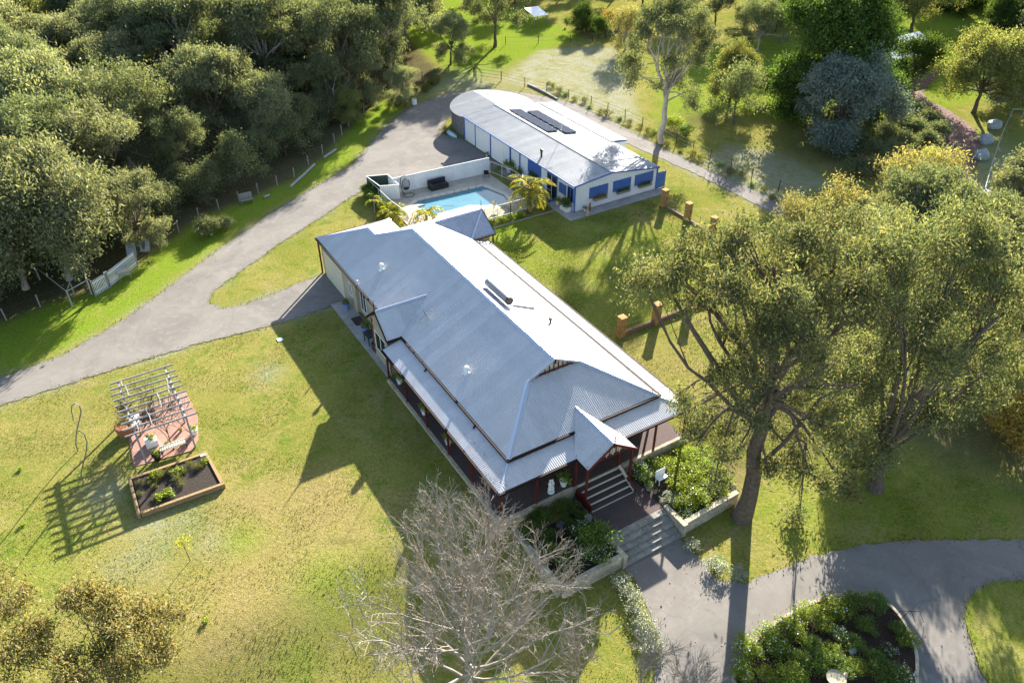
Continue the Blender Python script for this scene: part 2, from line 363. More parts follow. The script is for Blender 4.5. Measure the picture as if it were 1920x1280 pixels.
def thing(name, label, cat, loc=(0, 0, 0), group=None):
    o = link(bpy.data.objects.new(name, None)); o.location = [float(c) for c in loc]; o.empty_display_size = .3
    return tag(o, label, cat, group)
def struct(o, kind='structure'): o['kind'] = kind; return o
def solo(mb, name, m, loc, label, cat, group=None, smooth=False):
    return tag(mb.build(name, m, None, [float(c) for c in loc], smooth), label, cat, group)
def dup(o, loc, rz=0, s=1.0, label=None, group=None, cat=None):
    r = o.copy(); link(r); r.location = [float(c) for c in loc]; r.rotation_euler = (0, 0, rz); r.scale = (s, s, s) if isinstance(s, (int, float)) else s
    if label: r['label'] = label
    if group: r['group'] = group
    if cat: r['category'] = cat
    for ch in list(o.children):
        c = ch.copy(); link(c); c.parent = r
        for gch in list(ch.children):
            d = gch.copy(); link(d); d.parent = c
    return r
def sheets(parent, poly, u, v, mt, pitch=.13, amp=.013, width=.8, name='roof_sheet', samp=6, square=False):
    """cover a planar polygon with profiled metal sheets, each an object; u runs along the eave, v up the slope"""
    P = [Vector(p) for p in poly]; u = Vector(u).normalized(); v = Vector(v).normalized(); n = u.cross(v)
    o0 = P[0]; q = [((p-o0).dot(u), (p-o0).dot(v)) for p in P]
    u0 = min(a for a, b in q); u1 = max(a for a, b in q)
    def span(x):
        hs = []
        for i in range(len(q)):
            (a, b), (c, d) = q[i], q[(i+1) % len(q)]
            if (a <= x <= c) or (c <= x <= a):
                hs.append(b if abs(c-a) < 1e-9 else b+(d-b)*(x-a)/(c-a))
                if abs(c-a) < 1e-9: hs.append(d)
        return (min(hs), max(hs)) if hs else None
    x = u0; out = []
    while x < u1-1e-4:
        xe = min(x+width, u1); mb = MB(); k = max(2, int(math.ceil((xe-x)/(pitch/samp)))+1); first = None
        dz = random.uniform(-.002, .002)
        for i in range(k):
            xx = x+(xe-x)*i/(k-1); xs = min(max(xx, u0+1e-4), u1-1e-4); sp = span(xs)
            ph = 2*math.pi*(xx-u0)/pitch; a = math.sin(ph)
            if square: a = max(-1, min(1, (math.cos(ph)-.55)*4))
            pn = n*(amp*a+dz)
            mb.v.append(tuple(o0+u*xx+v*sp[0]+pn)); mb.v.append(tuple(o0+u*xx+v*sp[1]+pn))
            if i: j = 2*i; mb.f.append((j-2, j, j+1, j-1))
        o = mb.build(name, mt, parent, smooth=not square); out.append(o); x = xe
    return out
def strip_part(parent, name, mt, a, b, w=.22, h=.05): return MB().beam(a, b, w, h).build(name, mt, parent)
# ---------------------------------------------------------------- plants
def leaf_cloud(cent, dirs, ln, wd, r):
    """rhombic leaves: centres, directions, lengths, widths -> verts, faces arrays"""
    n = len(cent); d = dirs/np.linalg.norm(dirs, axis=1)[:, None]
    t = r.normal(size=(n, 3)); s = np.cross(d, t); s /= np.linalg.norm(s, axis=1)[:, None]+1e-9
    nn = np.cross(d, s)
    a = cent-d*ln[:, None]/2; c = cent+d*ln[:, None]/2; mid = cent-d*ln[:, None]*.08+nn*(ln*.10)[:, None]
    b = mid+s*wd[:, None]/2; e = mid-s*wd[:, None]/2
    V = np.stack([a, b, c, e], 1).reshape(-1, 3); return V
def quad_mesh(name, V, m):
    n = len(V)//4; me = bpy.data.meshes.new(name)
    me.vertices.add(len(V)); me.vertices.foreach_set('co', V.astype(np.float32).ravel())
    me.loops.add(n*4); me.loops.foreach_set('vertex_index', np.arange(n*4, dtype=np.int32))
    me.polygons.add(n); me.polygons.foreach_set('loop_start', np.arange(0, n*4, 4, dtype=np.int32)); me.polygons.foreach_set('loop_total', np.full(n, 4, np.int32))
    me.update(); me.materials.append(m); return me
def clusters(r, clumps, dens, shell=.5, up=.15):
    """leaf-cluster centres: every clump is a handful of uneven sub-clumps with gaps between them"""
    out = []
    for c in clumps:
        rr = c[3]; sq = c[4] if len(c) > 4 else .75; k = max(4, int(dens*rr*rr)); m = max(5, min(14, int(5+rr*3.2)))
        d = r.normal(size=(m, 3)); d /= np.linalg.norm(d, axis=1)[:, None]; d[:, 2] += up*2; d /= np.linalg.norm(d, axis=1)[:, None]
        sub = d*rr*(.45+.55*r.random(m))[:, None]; sr = rr*(.22+.32*r.random(m)); wgt = sr**2/(sr**2).sum(); pick = r.choice(m, k, p=wgt)
        e = r.normal(size=(k, 3)); e /= np.linalg.norm(e, axis=1)[:, None]
        q = sub[pick]+e*(sr[pick]*(shell+(1-shell)*r.random(k)**.5)*(1+.12*r.normal(size=k)))[:, None]*np.array([1, 1, .85])
        out.append(np.array(c[:3])+q*np.array([1, 1, sq]))
    return np.concatenate(out)
def foliage(r, cc, per, cr, ll, lw, droop=.7, vsq=.8):
    n = len(cc)*per; base = np.repeat(cc, per, 0); sz = np.repeat(cr*(.6+.8*r.random(len(cc))), per)
    cen = base+r.normal(size=(n, 3))*sz[:, None]*np.array([1, 1, vsq])
    dr = r.normal(size=(n, 3))*.75; dr[:, 2] -= droop
    ln = ll*(.6+.8*r.random(n)); return leaf_cloud(cen, dr, ln, lw*(.7+.6*r.random(n)), r)
def bend(a, b, r, k=6, sag=.12):
    a = np.array(a, float); b = np.array(b, float); L = np.linalg.norm(b-a); o = r.normal(size=3)*L*sag; o[2] = abs(o[2])*.8
    return [tuple(a+(b-a)*t+o*math.sin(math.pi*t)*(1-.3*t)+(r.normal(size=3)*L*.012 if 0 < t < 1 else 0)) for t in np.linspace(0, 1, k)]
def wood(r, base, fork, clumps, cc, r0, twigs=5, limb=.35, sides=7):
    """trunk to the fork, a limb to each clump, twigs on to the leaf clusters"""
    mb = MB(); base = np.array(base, float); fork = np.array(fork, float)
    tp = bend(base, fork, r, 7, .012); mb.tube([(base[0], base[1], base[2]-.35)]+tp, [r0*1.5, r0*1.25]+[r0*(1-.45*i/6) for i in range(1, 7)], sides+2)
    for c in clumps:
        c3 = np.array(c[:3]); t = r.uniform(.72, 1.0); st = base+(fork-base)*t
        st = np.array(tp[min(6, max(4, int(round(t*6))))])
        rad = r0*limb*(.6+.25*min(2, c[3])); pth = bend(st, c3, r, 7, .13)
        mb.tube(pth, [rad*(1-.75*i/6) for i in range(7)], sides-1)
        near = cc[np.argsort(((cc-c3)**2).sum(1))[:max(4, int(3*c[3]*c[3]))]]
        for e in near[r.permutation(len(near))[:twigs]]:
            s0 = pth[r.integers(3, 7)]; mb.tube(bend(s0, e, r, 4, .15), [rad*.3, rad*.22, rad*.15, rad*.07], 4, False)
    return mb
def rand_clumps(r, H, Rr, n, low=.45, rc=.42):
    out = []
    for i in range(n):
        a = 2.4*i+r.uniform(-.4, .4); q = math.sqrt((i+.5)/n)*(Rr*(1-rc*.7)); zf = low+(1-low-.12)*(1-(q/Rr)**2*.75)*r.uniform(.75, 1)
        out.append((q*math.cos(a), q*math.sin(a), H*zf, Rr*rc*r.uniform(.6, 1.2), r.uniform(.7, 1.1)))
    for i in range(n):
        a = 2.4*i+r.uniform(-.8, .8); q = Rr*r.uniform(.35, 1.0); out.append((q*math.cos(a), q*math.sin(a), H*r.uniform(low-.22, low+.2), Rr*rc*r.uniform(.45, .95), r.uniform(.75, 1.15)))
    return out
def tree_proto(seed, H, Rr, n, leafm, barkm, dens=26, per=26, cr=.42, ll=.26, lw=.085, droop=.7, low=.45, rc=.42, r0=.22, twigs=4, shell=.5):
    r = np.random.default_rng(seed); cl = rand_clumps(r, H, Rr, n, low, rc); cc = clusters(r, cl, dens, shell)
    V = foliage(r, cc, per, cr, ll, lw, droop); cm = quad_mesh('crown', V, leafm)
    mb = wood(r, (0, 0, 0), (r.uniform(-.4, .4), r.uniform(-.4, .4), H*low*.8), cl, cc, r0, twigs)
    tm = bpy.data.meshes.new('trunk'); tm.from_pydata(mb.v, [], mb.f); tm.materials.append(barkm)
    return tm, cm
def plant(name, meshes, loc, rz, s, label, cat, group=None, names=('trunk', 'crown')):
    t = thing(name, label, cat, loc, group); t.rotation_euler = (0, 0, rz); t.scale = (s, s, s) if isinstance(s, (int, float)) else s
    for nm, me in zip(names, meshes):
        if me is None: continue
        o = link(bpy.data.objects.new(nm, me)); o.parent = t
        if nm == 'flowers': o['kind'] = 'stuff'
    return t
def shrub_proto(seed, Rr, H, leafm, n=7, dens=60, per=22, cr=.16, ll=.12, lw=.06, droop=-.2, flower=0, stemm=None, fcol=None):
    r = np.random.default_rng(seed); cl = []
    for i in range(n):
        a = 2.4*i; q = math.sqrt((i+.3)/n)*Rr*.68; cl.append((q*math.cos(a), q*math.sin(a), H*(.62-.3*(q/Rr)**2)*r.uniform(.85, 1.1), Rr*.45*r.uniform(.8, 1.15), H/Rr*.75))
    cc = clusters(r, cl, dens, .45, .3); cc[:, 2] = np.maximum(cc[:, 2], .08)
    cm = quad_mesh('foliage', foliage(r, cc, per, cr, ll, lw, droop), leafm)
    mb = MB()
    for c in cl: mb.tube(bend((c[0]*.15, c[1]*.15, -.15), c[:3], r, 4, .1), [.035, .03, .02, .01], 4)
    sm = bpy.data.meshes.new('stems'); sm.from_pydata(mb.v, [], mb.f); sm.materials.append(stemm or M['bark'])
    fm = None
    if flower:
        top = cc[cc[:, 2] > np.percentile(cc[:, 2], 35)]; k = top[r.integers(0, len(top), flower)]
        ctr = np.array([0, 0, H*.3]); dv = k-ctr; dv /= np.linalg.norm(dv, axis=1)[:, None]
        p = k+dv*cr*1.5+r.normal(size=k.shape)*cr*.5
        fm = quad_mesh('flowers', leaf_cloud(p, r.normal(size=k.shape), np.full(len(k), .085), np.full(len(k), .085), r), fcol or M['flower'])
    return sm, cm, fm
SN = ('stems', 'foliage', 'flowers')
# ================================================================ THE SETTING
def inpoly(x, y, poly):
    c = np.zeros(x.shape, bool); n = len(poly)
    for i in range(n):
        (x0, y0), (x1, y1) = poly[i], poly[(i+1) % n]
        k = ((y0 > y) != (y1 > y)) & (x < (x1-x0)*(y-y0)/((y1-y0) if abs(y1-y0) > 1e-9 else 1e-9)+x0); c ^= k
    return c
def pxpoly(pts): return [tuple(G(*p)[:2]) for p in pts]
FENCE = [(-46, 30.5), (-30, 33.2), (-20.5, 36.0), (-15.5, 36.6), (-12.8, 39.0), (-6.3, 44.6), (0, 46.9), (4.3, 48.6), (8.8, 52.9), (11.1, 55.2), (16, 61), (21, 65.5)]
FOREST = FENCE+[(30, 68), (33, 73), (36, 90), (42, 120), (48, 170), (-120, 190), (-120, 30)]
POOL = [(11.35, 36.55), (12.6, 37.35), (19.5, 36.9), (20.3, 34.2), (20.0, 32.9), (19.2, 32.5), (18.6, 32.9), (13.4, 32.9), (11.45, 34.0)]
DRV = [(-60, 29.5), (-40, 28.2), (-23.9, 27.6), (-19.8, 28.3), (-15.4, 30.7), (-12.2, 33.1), (-6.9, 37.4), (-.8, 41.9), (5.9, 45.9), (10.4, 48.6), (17.7, 56.6), (23.4, 61.4), (28.7, 63.1), (32.2, 62.5), (36, 60.8), (38.9, 57), (41.1, 51.5), (41.3, 44.1), (41.3, 36.4), (41.3, 29.9), (41.6, 24.2), (41.9, 19.4), (43, 8), (44, -2),
       (41.3, -2), (40.3, 8), (39.7, 17.6), (39.6, 26.8), (39.2, 32.4), (38.6, 38.2), (38.4, 46), (37, 51), (34, 55), (29, 56.6), (25, 55.2), (23.3, 52.6), (22.6, 50.8), (23.7, 48.9), (23.9, 40), (10.2, 42.9), (7.6, 41.6), (3.2, 38.8), (-1.7, 35.9), (-6.4, 32.7), (-8.6, 31.1), (-9.3, 29.6), (-8.6, 28.4), (-7.4, 28.05), (-5.1, 28.3), (-2.3, 28.9), (.2, 29.2), (.2, 24.4), (-4, 24.1), (-8.4, 24.3), (-12.1, 24.7), (-16.8, 24.6), (-24.1, 24.4), (-40, 24.6), (-60, 25.6)]
xs = np.concatenate([[-2500, -1200, -600, -300, -180, -110, -75], np.arange(-55, 130, .6), [145, 180, 260, 420, 800, 1500, 3000]])
ys = np.concatenate([[-1500, -700, -300, -150, -90, -60], np.arange(-42, 172, .6), [185, 230, 320, 600, 1200, 3000]])
X, Y = np.meshgrid(xs, ys); Z = hz(Y)
far = np.clip((np.hypot(X-20, Y-40)-90)/200, 0, 1); Z = Z + 2.0*far*np.sin(X*.011)*np.cos(Y*.013)
wob = .025*np.sin(X*.9+Y*.4)*np.sin(Y*.7-X*.3); flat = (np.abs(X-10) < 35) & (Y > 20) & (Y < 65); Z = Z + np.where(flat, 0, wob)*(Y > 5)*(X < 22)*.5
zone = np.zeros(X.shape+(4,))
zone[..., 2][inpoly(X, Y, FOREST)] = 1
lushp = FENCE+[(24, 63), (17.7, 57.2), (10.4, 49.2), (5.9, 46.5), (-.8, 42.5), (-6.9, 38), (-12.2, 33.7), (-15.4, 31.3), (-19.8, 28.9), (-46, 27)]
zone[..., 1][inpoly(X, Y, lushp)] = 1
zone[..., 1][inpoly(X, Y, [(8, 29), (22, 29), (27, 26), (31, 12), (23, 9), (12, 9), (12, 22)])] = .35
zone[..., 1][inpoly(X, Y, [(12.5, 28.3), (20, 29.8), (16, 24.5), (12.6, 24)])] = .9
zone[..., 1][inpoly(X, Y, [(33, 65), (46, 71), (60, 76), (60, 130), (40, 130), (36, 90)])] = 1
zone[..., 1][inpoly(X, Y, [(42, 39), (56, 40), (60, 30), (120, 20), (140, 60), (60, 60), (50, 46)])] = .8
zone[..., 1][inpoly(X, Y, [(12, -11), (24, -16), (40, -6), (22, -6), (12, -6)])] = .35
dryp = pxpoly([(400, 930), (640, 860), (700, 1000), (640, 1130), (500, 1230), (330, 1280), (380, 1060)])
zone[..., 0][inpoly(X, Y, dryp)] = .9
for px, py, ra, a in ((120, 800, 4, .4), (560, 1230, 3, .5), (300, 1120, 3, .6), (1240, 690, 3, .7), (1200, 560, 2.5, .4), (700, 400, 2, .3)):
    p = G(px, py); zone[..., 0] = np.maximum(zone[..., 0], a*np.exp(-((X-p[0])**2+(Y-p[1])**2)/ra**2))
for px, py, ra, a in ((450, 1010, 1.1, 1), (620, 1090, 2.0, .8), (610, 680, 2.5, .3), (560, 1250, 1.2, .8), (90, 1040, 2, .5)):
    p = G(px, py); zone[..., 1] = np.maximum(zone[..., 1], a*np.exp(-((X-p[0])**2+(Y-p[1])**2)/ra**2))
padd = pxpoly([(940, 150), (1010, 95), (1150, 85), (1180, 150), (1200, 235), (1130, 225), (1050, 180), (960, 155)])
zone[..., 3][inpoly(X, Y, padd)] = .95
zone[..., 3][inpoly(X, Y, pxpoly([(1290, 330), (1360, 270), (1480, 290), (1560, 345), (1470, 385), (1400, 355)]))] = .8
for px, py, ra, a in ((300, 985, 1.3, .8), (250, 1050, 1.3, .7), (195, 930, 1.1, .9), (390, 1010, 1.0, .5), (500, 700, 1.0, .7), (880, 160, 6, .8), (1900, 380, 8, .9), (1860, 300, 6, .6), (1760, 790, 3, .6), (340, 960, 1.1, .6)):
    p = G(px, py); zone[..., 3] = np.maximum(zone[..., 3], a*np.exp(-((X-p[0])**2+(Y-p[1])**2)/ra**2))
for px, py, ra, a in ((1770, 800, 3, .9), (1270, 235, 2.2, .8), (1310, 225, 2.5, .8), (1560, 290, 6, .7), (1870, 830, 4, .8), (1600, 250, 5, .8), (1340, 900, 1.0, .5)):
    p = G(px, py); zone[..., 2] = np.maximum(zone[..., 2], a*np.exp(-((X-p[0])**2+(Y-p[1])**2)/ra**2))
for it in range(2):
    zone[1:-1, 1:-1] = (zone[1:-1, 1:-1]*2+zone[:-2, 1:-1]+zone[2:, 1:-1]+zone[1:-1, :-2]+zone[1:-1, 2:])/6
D2 = np.full(X.shape, 99.0)
for (xa_, ya_), (xb_, yb_) in zip(DRV, DRV[1:]+DRV[:1]):
    dx_, dy_ = xb_-xa_, yb_-ya_; u_ = np.clip(((X-xa_)*dx_+(Y-ya_)*dy_)/max(1e-6, dx_*dx_+dy_*dy_), 0, 1); D2 = np.minimum(D2, np.hypot(X-xa_-u_*dx_, Y-ya_-u_*dy_))
zone[..., 3] = np.maximum(zone[..., 3], .75*np.exp(-(D2/.55)**2)*(.5+.5*np.sin(X*.8)*np.cos(Y*.9+X*.2)))
ny, nx = X.shape; idx = np.arange(nx*ny).reshape(ny, nx)
F4 = np.stack([idx[:-1, :-1], idx[:-1, 1:], idx[1:, 1:], idx[1:, :-1]], -1).reshape(-1, 4)
cx = (X[:-1, :-1]+X[1:, 1:])/2; cy = (Y[:-1, :-1]+Y[1:, 1:])/2
hole = ((cx > 10.9) & (cx < 20.8) & (cy > 32.0) & (cy < 37.9)) | ((cx > 2.9) & (cx < 8.1) & (cy > -5.9) & (cy < -1.2))
F4 = F4[~hole.ravel()]
me = bpy.data.meshes.new('ground'); me.vertices.add(nx*ny); me.vertices.foreach_set('co', np.stack([X, Y, Z], -1).astype(np.float32).ravel())
nf = len(F4); me.loops.add(nf*4); me.loops.foreach_set('vertex_index', F4.astype(np.int32).ravel()); me.polygons.add(nf)
me.polygons.foreach_set('loop_start', np.arange(0, nf*4, 4, dtype=np.int32)); me.polygons.foreach_set('loop_total', np.full(nf, 4, np.int32))
at_ = me.attributes.new('zone', 'FLOAT_COLOR', 'POINT'); at_.data.foreach_set('color', zone.astype(np.float32).ravel())
me.update(); me.polygons.foreach_set('use_smooth', [True]*nf); me.materials.append(M['grass'])
struct(link(bpy.data.objects.new('ground', me)))
def wavy(poly, step=.45, amp=.07, keep=()):
    out = []; n = len(poly)
    for i in range(n):
        a = np.array(poly[i], float); b = np.array(poly[(i+1) % n], float); L = np.linalg.norm(b-a)
        if L < 1e-6: continue
        k = max(1, int(L/step)); t = (b-a)/L; nn = np.array([-t[1], t[0]])
        for j in range(k):
            p = a+(b-a)*j/k; out.append(tuple(p+(nn*rng.normal()*amp if i not in keep else 0)))
    return out
def smooth_poly(poly, it=2):
    for _ in range(it):
        q = []
        for i in range(len(poly)):
            a = np.array(poly[i]); b = np.array(poly[(i+1) % len(poly)]); q += [tuple(a*.75+b*.25), tuple(a*.25+b*.75)]
        poly = q
    return poly
def sheet(name, poly, z, m, thick=.05):
    return struct(MB().prism(poly, z-thick, z).build(name, m))
sheet('driveway', wavy(DRV, .35, .07), GZ+.03, M['asphalt'])
up_ = [tuple(G(*p)[:2]) for p in [(1268, 1008), (1300, 1035), (1345, 1085), (1395, 1095), (1450, 1070), (1520, 1045), (1620, 1020), (1720, 1012), (1860, 1013), (1920, 1013)]]
FD = [(3.4, -6.5)]+[(7.3, -6.5)]+up_[1:]+[(34, -23), (30, -34), (8, -34), (-3, -24)]+[tuple(G(*p)[:2]) for p in [(1225, 1278), (1240, 1200), (1215, 1150), (1200, 1100)]]
sheet('forecourt', wavy(FD, .35, .05, keep=(0,)), -1.5+.03, M['asphalt'])
RL = smooth_poly([tuple(G(*p)[:2]) for p in [(1930, 1085), (1860, 1092), (1822, 1108), (1806, 1150), (1818, 1205), (1850, 1290)]]+[(14, -27), (24, -30), (28, -22)])
struct(MB().prism(wavy(RL, .4, .04), -1.55, -1.42).build('side_lawn', M['grass']))
_z = bpy.data.objects['side_lawn'].data; _a = _z.attributes.new('zone', 'FLOAT_COLOR', 'POINT'); _a.data.foreach_set('color', [0.0, .3, 0.0, 0.0]*len(_z.vertices))
# edge of earth and grass along the drives
def edge_tufts(name, poly, z, per_m=26, seed=3, spread=.16, h=.10, m='tuft'):
    r = np.random.default_rng(seed); C_ = []
    for i in range(len(poly)-1):
        a = np.array(poly[i]); b = np.array(poly[i+1]); L = np.linalg.norm(b-a); k = int(L*per_m)
        if L > 30: continue
        t = np.sort(r.random(k)); p = a+(b-a)*t[:, None]+r.normal(size=(k, 2))*spread
        C_.append(np.column_stack([p, np.full(k, z+h*.35)]))
    C_ = np.concatenate(C_); d = r.normal(size=C_.shape)*.6; d[:, 2] = 1
    V = leaf_cloud(C_, d, h*(.6+.9*r.random(len(C_))), .05*(.6+.8*r.random(len(C_))), r)
    o = link(bpy.data.objects.new(name, quad_mesh(name, V, M[m]))); return struct(o, 'stuff')
e1 = edge_tufts('verge_grass', DRV[2:24]+DRV[34:], GZ); tag(e1, 'ragged grass blades along the edge of the back driveway', 'grass')
e2 = edge_tufts('verge_grass', FD[2:12], -1.5, seed=5); tag(e2, 'ragged grass blades along the edge of the front forecourt', 'grass')
e3 = edge_tufts('verge_grass', RL+RL[:1], -1.42, seed=6); tag(e3, 'ragged grass blades round the rounded side lawn', 'grass')
# red gravel track on the neighbour's land
cl_ = [tuple(G(*p)[:2]) for p in [(1690, 176), (1745, 205), (1800, 240), (1805, 290), (1775, 330), (1790, 380), (1820, 430), (1850, 480)]]
cl_ = [(92, 38)]+cl_
lft = []; rgt = []
for i, p in enumerate(cl_):
    a = np.array(cl_[max(0, i-1)]); b = np.array(cl_[min(len(cl_)-1, i+1)]); t = (b-a)/np.linalg.norm(b-a); nn = np.array([-t[1], t[0]])*1.9
    lft.append(tuple(np.array(p)+nn)); rgt.append(tuple(np.array(p)-nn))
sheet('gravel_track', wavy(smooth_poly(lft+rgt[::-1], 1), .6, .12), GZ+.06, M['redgravel'], .12)
# ================================================================ THE HOUSE
W_, HE, HR, V_, HV = 10.575, 2.9, 5.5, 1.44, 2.32
XR = W_/2; TS = (HR-HE)/XR; YG = 3.5; ZG = HE+YG*TS; YB = 22.4
house = thing('house', 'long homestead with grey corrugated iron roof, verandah and maroon posts', 'house', (0, 0, 0))
def underlay(name, polys, parent, m, dz=-.05):
    mb = MB()
    for p in polys: mb.add([(x, y, z+dz) for x, y, z in p], [tuple(range(len(p)))])
    return mb.build(name, m, parent)
zl = HE+3.2*TS
LEFT = [(0, 0, HE), (0, 29.7, HE), (3.2, 26.2, zl), (3.2, 24.9, zl), (XR, YB, HR), (XR, YG-.12, HR), (3.44, YG-.12, ZG-.03)]
RIGHT = [(W_, 0, HE), (W_, YB+XR, HE), (XR, YB, HR), (XR, YG-.12, HR), (W_-3.44, YG-.12, ZG-.03)]
FRONT = [(0, 0, HE), (W_, 0, HE), (W_-YG-.25, YG+.25, ZG+.25*TS), (YG+.25, YG+.25, ZG+.25*TS)]
BACK = [(W_, YB+XR, HE), (3.3, YB+XR, HE), (3.3, 24.39, HE+3.3*TS), (XR, YB, HR)]
GRT = [(6.4, 29.7, HE), (3.2, 26.2, zl), (3.2, 24.4, zl), (6.4, 24.4, HE)]
GBK = [(0, 29.7, HE), (6.4, 29.7, HE), (3.2, 26.2, zl)]
s1 = (1, 0, TS)
mr = underlay('main_roof', [LEFT, RIGHT, FRONT, BACK, GRT, GBK], house, M['soffit'])
sheets(mr, LEFT, (0, -1, 0), (1, 0, TS), M['roof']); sheets(mr, RIGHT, (0, 1, 0), (-1, 0, TS), M['roof'])
sheets(mr, FRONT, (1, 0, 0), (0, 1, TS), M['roof']); sheets(mr, BACK, (-1, 0, 0), (0, -1, TS), M['roof'])
sheets(mr, GRT, (0, 1, 0), (-1, 0, TS), M['roof']); sheets(mr, GBK, (-1, 0, 0), (0, -3.5, zl-HE), M['roof'])
def cap(a, b, w=.2):
    a = Vector(a)+Vector((0, 0, .015)); b = Vector(b)+Vector((0, 0, .015)); d = (b-a).normalized(); r = d.cross(Vector((0, 0, 1))).normalized()
    mb = MB()
    for s in (-1, 1): mb.beam(a+r*s*w*.45+Vector((0, 0, -.035)), b+r*s*w*.45+Vector((0, 0, -.035)), w*.9, .02, up=Vector((0, 0, 1))+r*s*.5)
    mb.tube([a, b], .045, 6); return mb.build('ridge_cap', M['cap'], house)
cap((XR, YG-.15, HR), (XR, YB, HR)); cap((0, 0, HE), (3.45, 3.45, ZG)); cap((W_, 0, HE), (W_-3.45, 3.45, ZG))
cap((XR, YB, HR), (3.2, 24.9, zl)); cap((3.2, 24.9, zl), (3.2, 26.2, zl)); cap((3.2, 26.2, zl), (0, 29.7, HE)); cap((XR, YB, HR), (W_, YB+XR, HE))
cap((3.2, 26.2, zl), (6.4, 29.7, HE))
# gablet at the front of the ridge
g = MB(); yg = YG+.06
g.add([(3.6, yg, ZG-.05), (W_-3.6, yg, ZG-.05), (XR, yg, HR-.07)], [(0, 1, 2)]); gab = g.build('gablet', M['cream'], house)
for a, b in (((3.46, YG-.14, ZG), (XR, YG-.14, HR+.03)), ((XR, YG-.14, HR+.03), (W_-3.46, YG-.14, ZG))):
    MB().beam(a, b, .06, .14).build('barge_board', M['cap'], house)
for k in range(-4, 5):
    x = XR+k*.32; h = (1-abs(k)*.32/1.8)*(HR-ZG)
    MB().beam((x, YG-.03, ZG-.04), (x, YG-.03, ZG-.1+h), .05, .05).build('fret', M['maroon'], gab)
MB().beam((3.7, YG-.05, ZG+.08), (W_-3.7, YG-.05, ZG+.08), .06, .09).build('fret', M['maroon'], gab)
def finial(p, h=.85):
    x, y, z = p
    return MB().lathe([(.05, -.25), (.05, .1), (.03, .14), (.055, .2), (.025, .3), (.035, h*.6), (.01, h-.1), (.035, h-.05), (.0, h)], 6, p).build('finial', M['gutter'], house)
finial((XR, YG-.18, HR))
# verandah roofs
ZT = 2.74
VL = [(-V_, -V_, HV), (-V_, 13.7, HV), (.02, 13.7, ZT), (.02, .02, ZT)]; VF = [(-V_, -V_, HV), (W_+V_, -V_, HV), (W_-.02, .02, ZT), (.02, .02, ZT)]
VR = [(W_+V_, -V_, HV), (W_+V_, 22.9, HV), (W_-.02, 22.9, ZT), (W_-.02, .02, ZT)]
vr = underlay('verandah_roof', [VL, VF, VR], house, M['soffit'], -.04); VS = (ZT-HV)/V_
sheets(vr, VL, (0, -1, 0), (1, 0, VS), M['roof']); sheets(vr, VF, (1, 0, 0), (0, 1, VS), M['roof']); sheets(vr, VR, (0, 1, 0), (-1, 0, VS), M['roof'])
cap((-V_, -V_, HV), (.02, .02, ZT), .14); cap((W_+V_, -V_, HV), (W_, .02, ZT), .14)
def gut(a, b): return MB().beam(Vector(a)+Vector((0, 0, -.07)), Vector(b)+Vector((0, 0, -.07)), .13, .13).build('gutter', M['gutter'], house)
gut((-.07, 0-.13, HE), (-.07, 29.7, HE)); MB().beam((W_+.11, -.13, HE-.06), (W_+.11, 22.6, HE-.06), .22, .12).build('gutter', M['gutter'], house); gut((-.005, -.07, HE), (W_+.005, -.07, HE)); gut((-.13, 29.77, HE), (6.4, 29.77, HE))
gut((-V_-.07, -V_-.13, HV), (-V_-.07, 13.7, HV)); gut((-V_-.005, -V_-.07, HV), (3.62, -V_-.07, HV)); gut((6.96, -V_-.07, HV), (W_+V_+.005, -V_-.07, HV)); MB().beam((W_+V_+.09, -V_-.13, HV-.06), (W_+V_+.09, 22.9, HV-.06), .18, .12).build('gutter', M['gutter'], house)
MB().beam((-V_, 13.71, HV-.05), (0, 13.71, ZT-.05), .05, .12).build('barge_board', M['gutter'], house)
# bay gable on the side
ZB = 4.28; y0, y1, ym = 13.7, 17.1, 15.4; xb = -1.1; xm = (ZB-HE)/TS
BN = [(xb, y0, 2.88), (xb, ym, ZB), (xm+.1, ym, ZB), (.05, y0, 2.88)]; BF = [(xb, y1, 2.88), (xb, ym, ZB), (xm+.1, ym, ZB), (.05, y1, 2.88)]
br = underlay('bay_roof', [BN, BF], house, M['soffit'])
sheets(br, BN, (1, 0, 0), (0, ym-y0, ZB-2.88), M['roof']); sheets(br, BF, (-1, 0, 0), (0, -(y1-ym), ZB-2.88), M['roof'])
cap((xb, ym, ZB), (xm, ym, ZB), .14); finial((xb+.03, ym, ZB), .9)
bw = MB(); bw.add([(-.85, y0+.25, -.2), (-.85, y1-.25, -.2), (-.85, y1-.25, 2.95), (-.85, ym, 4.1), (-.85, y0+.25, 2.95)], [(4, 3, 2, 1, 0)])
bw.box(-.848, .5, y0+.25, y0+.45, -.2, 2.95); bw.box(-.848, .5, y1-.45, y1-.25, -.2, 2.95); bw.build('bay_wall', M['wallx'], house)
for i in range(12):
    MB().box(-.875, -.845, y1-.42-(.1 if i % 2 else 0), y1-.24, -.18+i*.26, .06+i*.26).build('quoin', M['quoin'], house)
    MB().box(-.875, -.845, y0+.24, y0+.42+(.1 if i % 2 else 0), -.18+i*.26, .06+i*.26).build('quoin', M['quoin'], house)
for a, b in (((xb, y0, 2.84), (xb, ym, ZB-.04)), ((xb, ym, ZB-.04), (xb, y1, 2.84))): MB().beam(a, b, .05, .16).build('barge_board', M['gutter'], house)
gut((xb, y0-.06, 2.88), (0, y0-.06, 2.88))
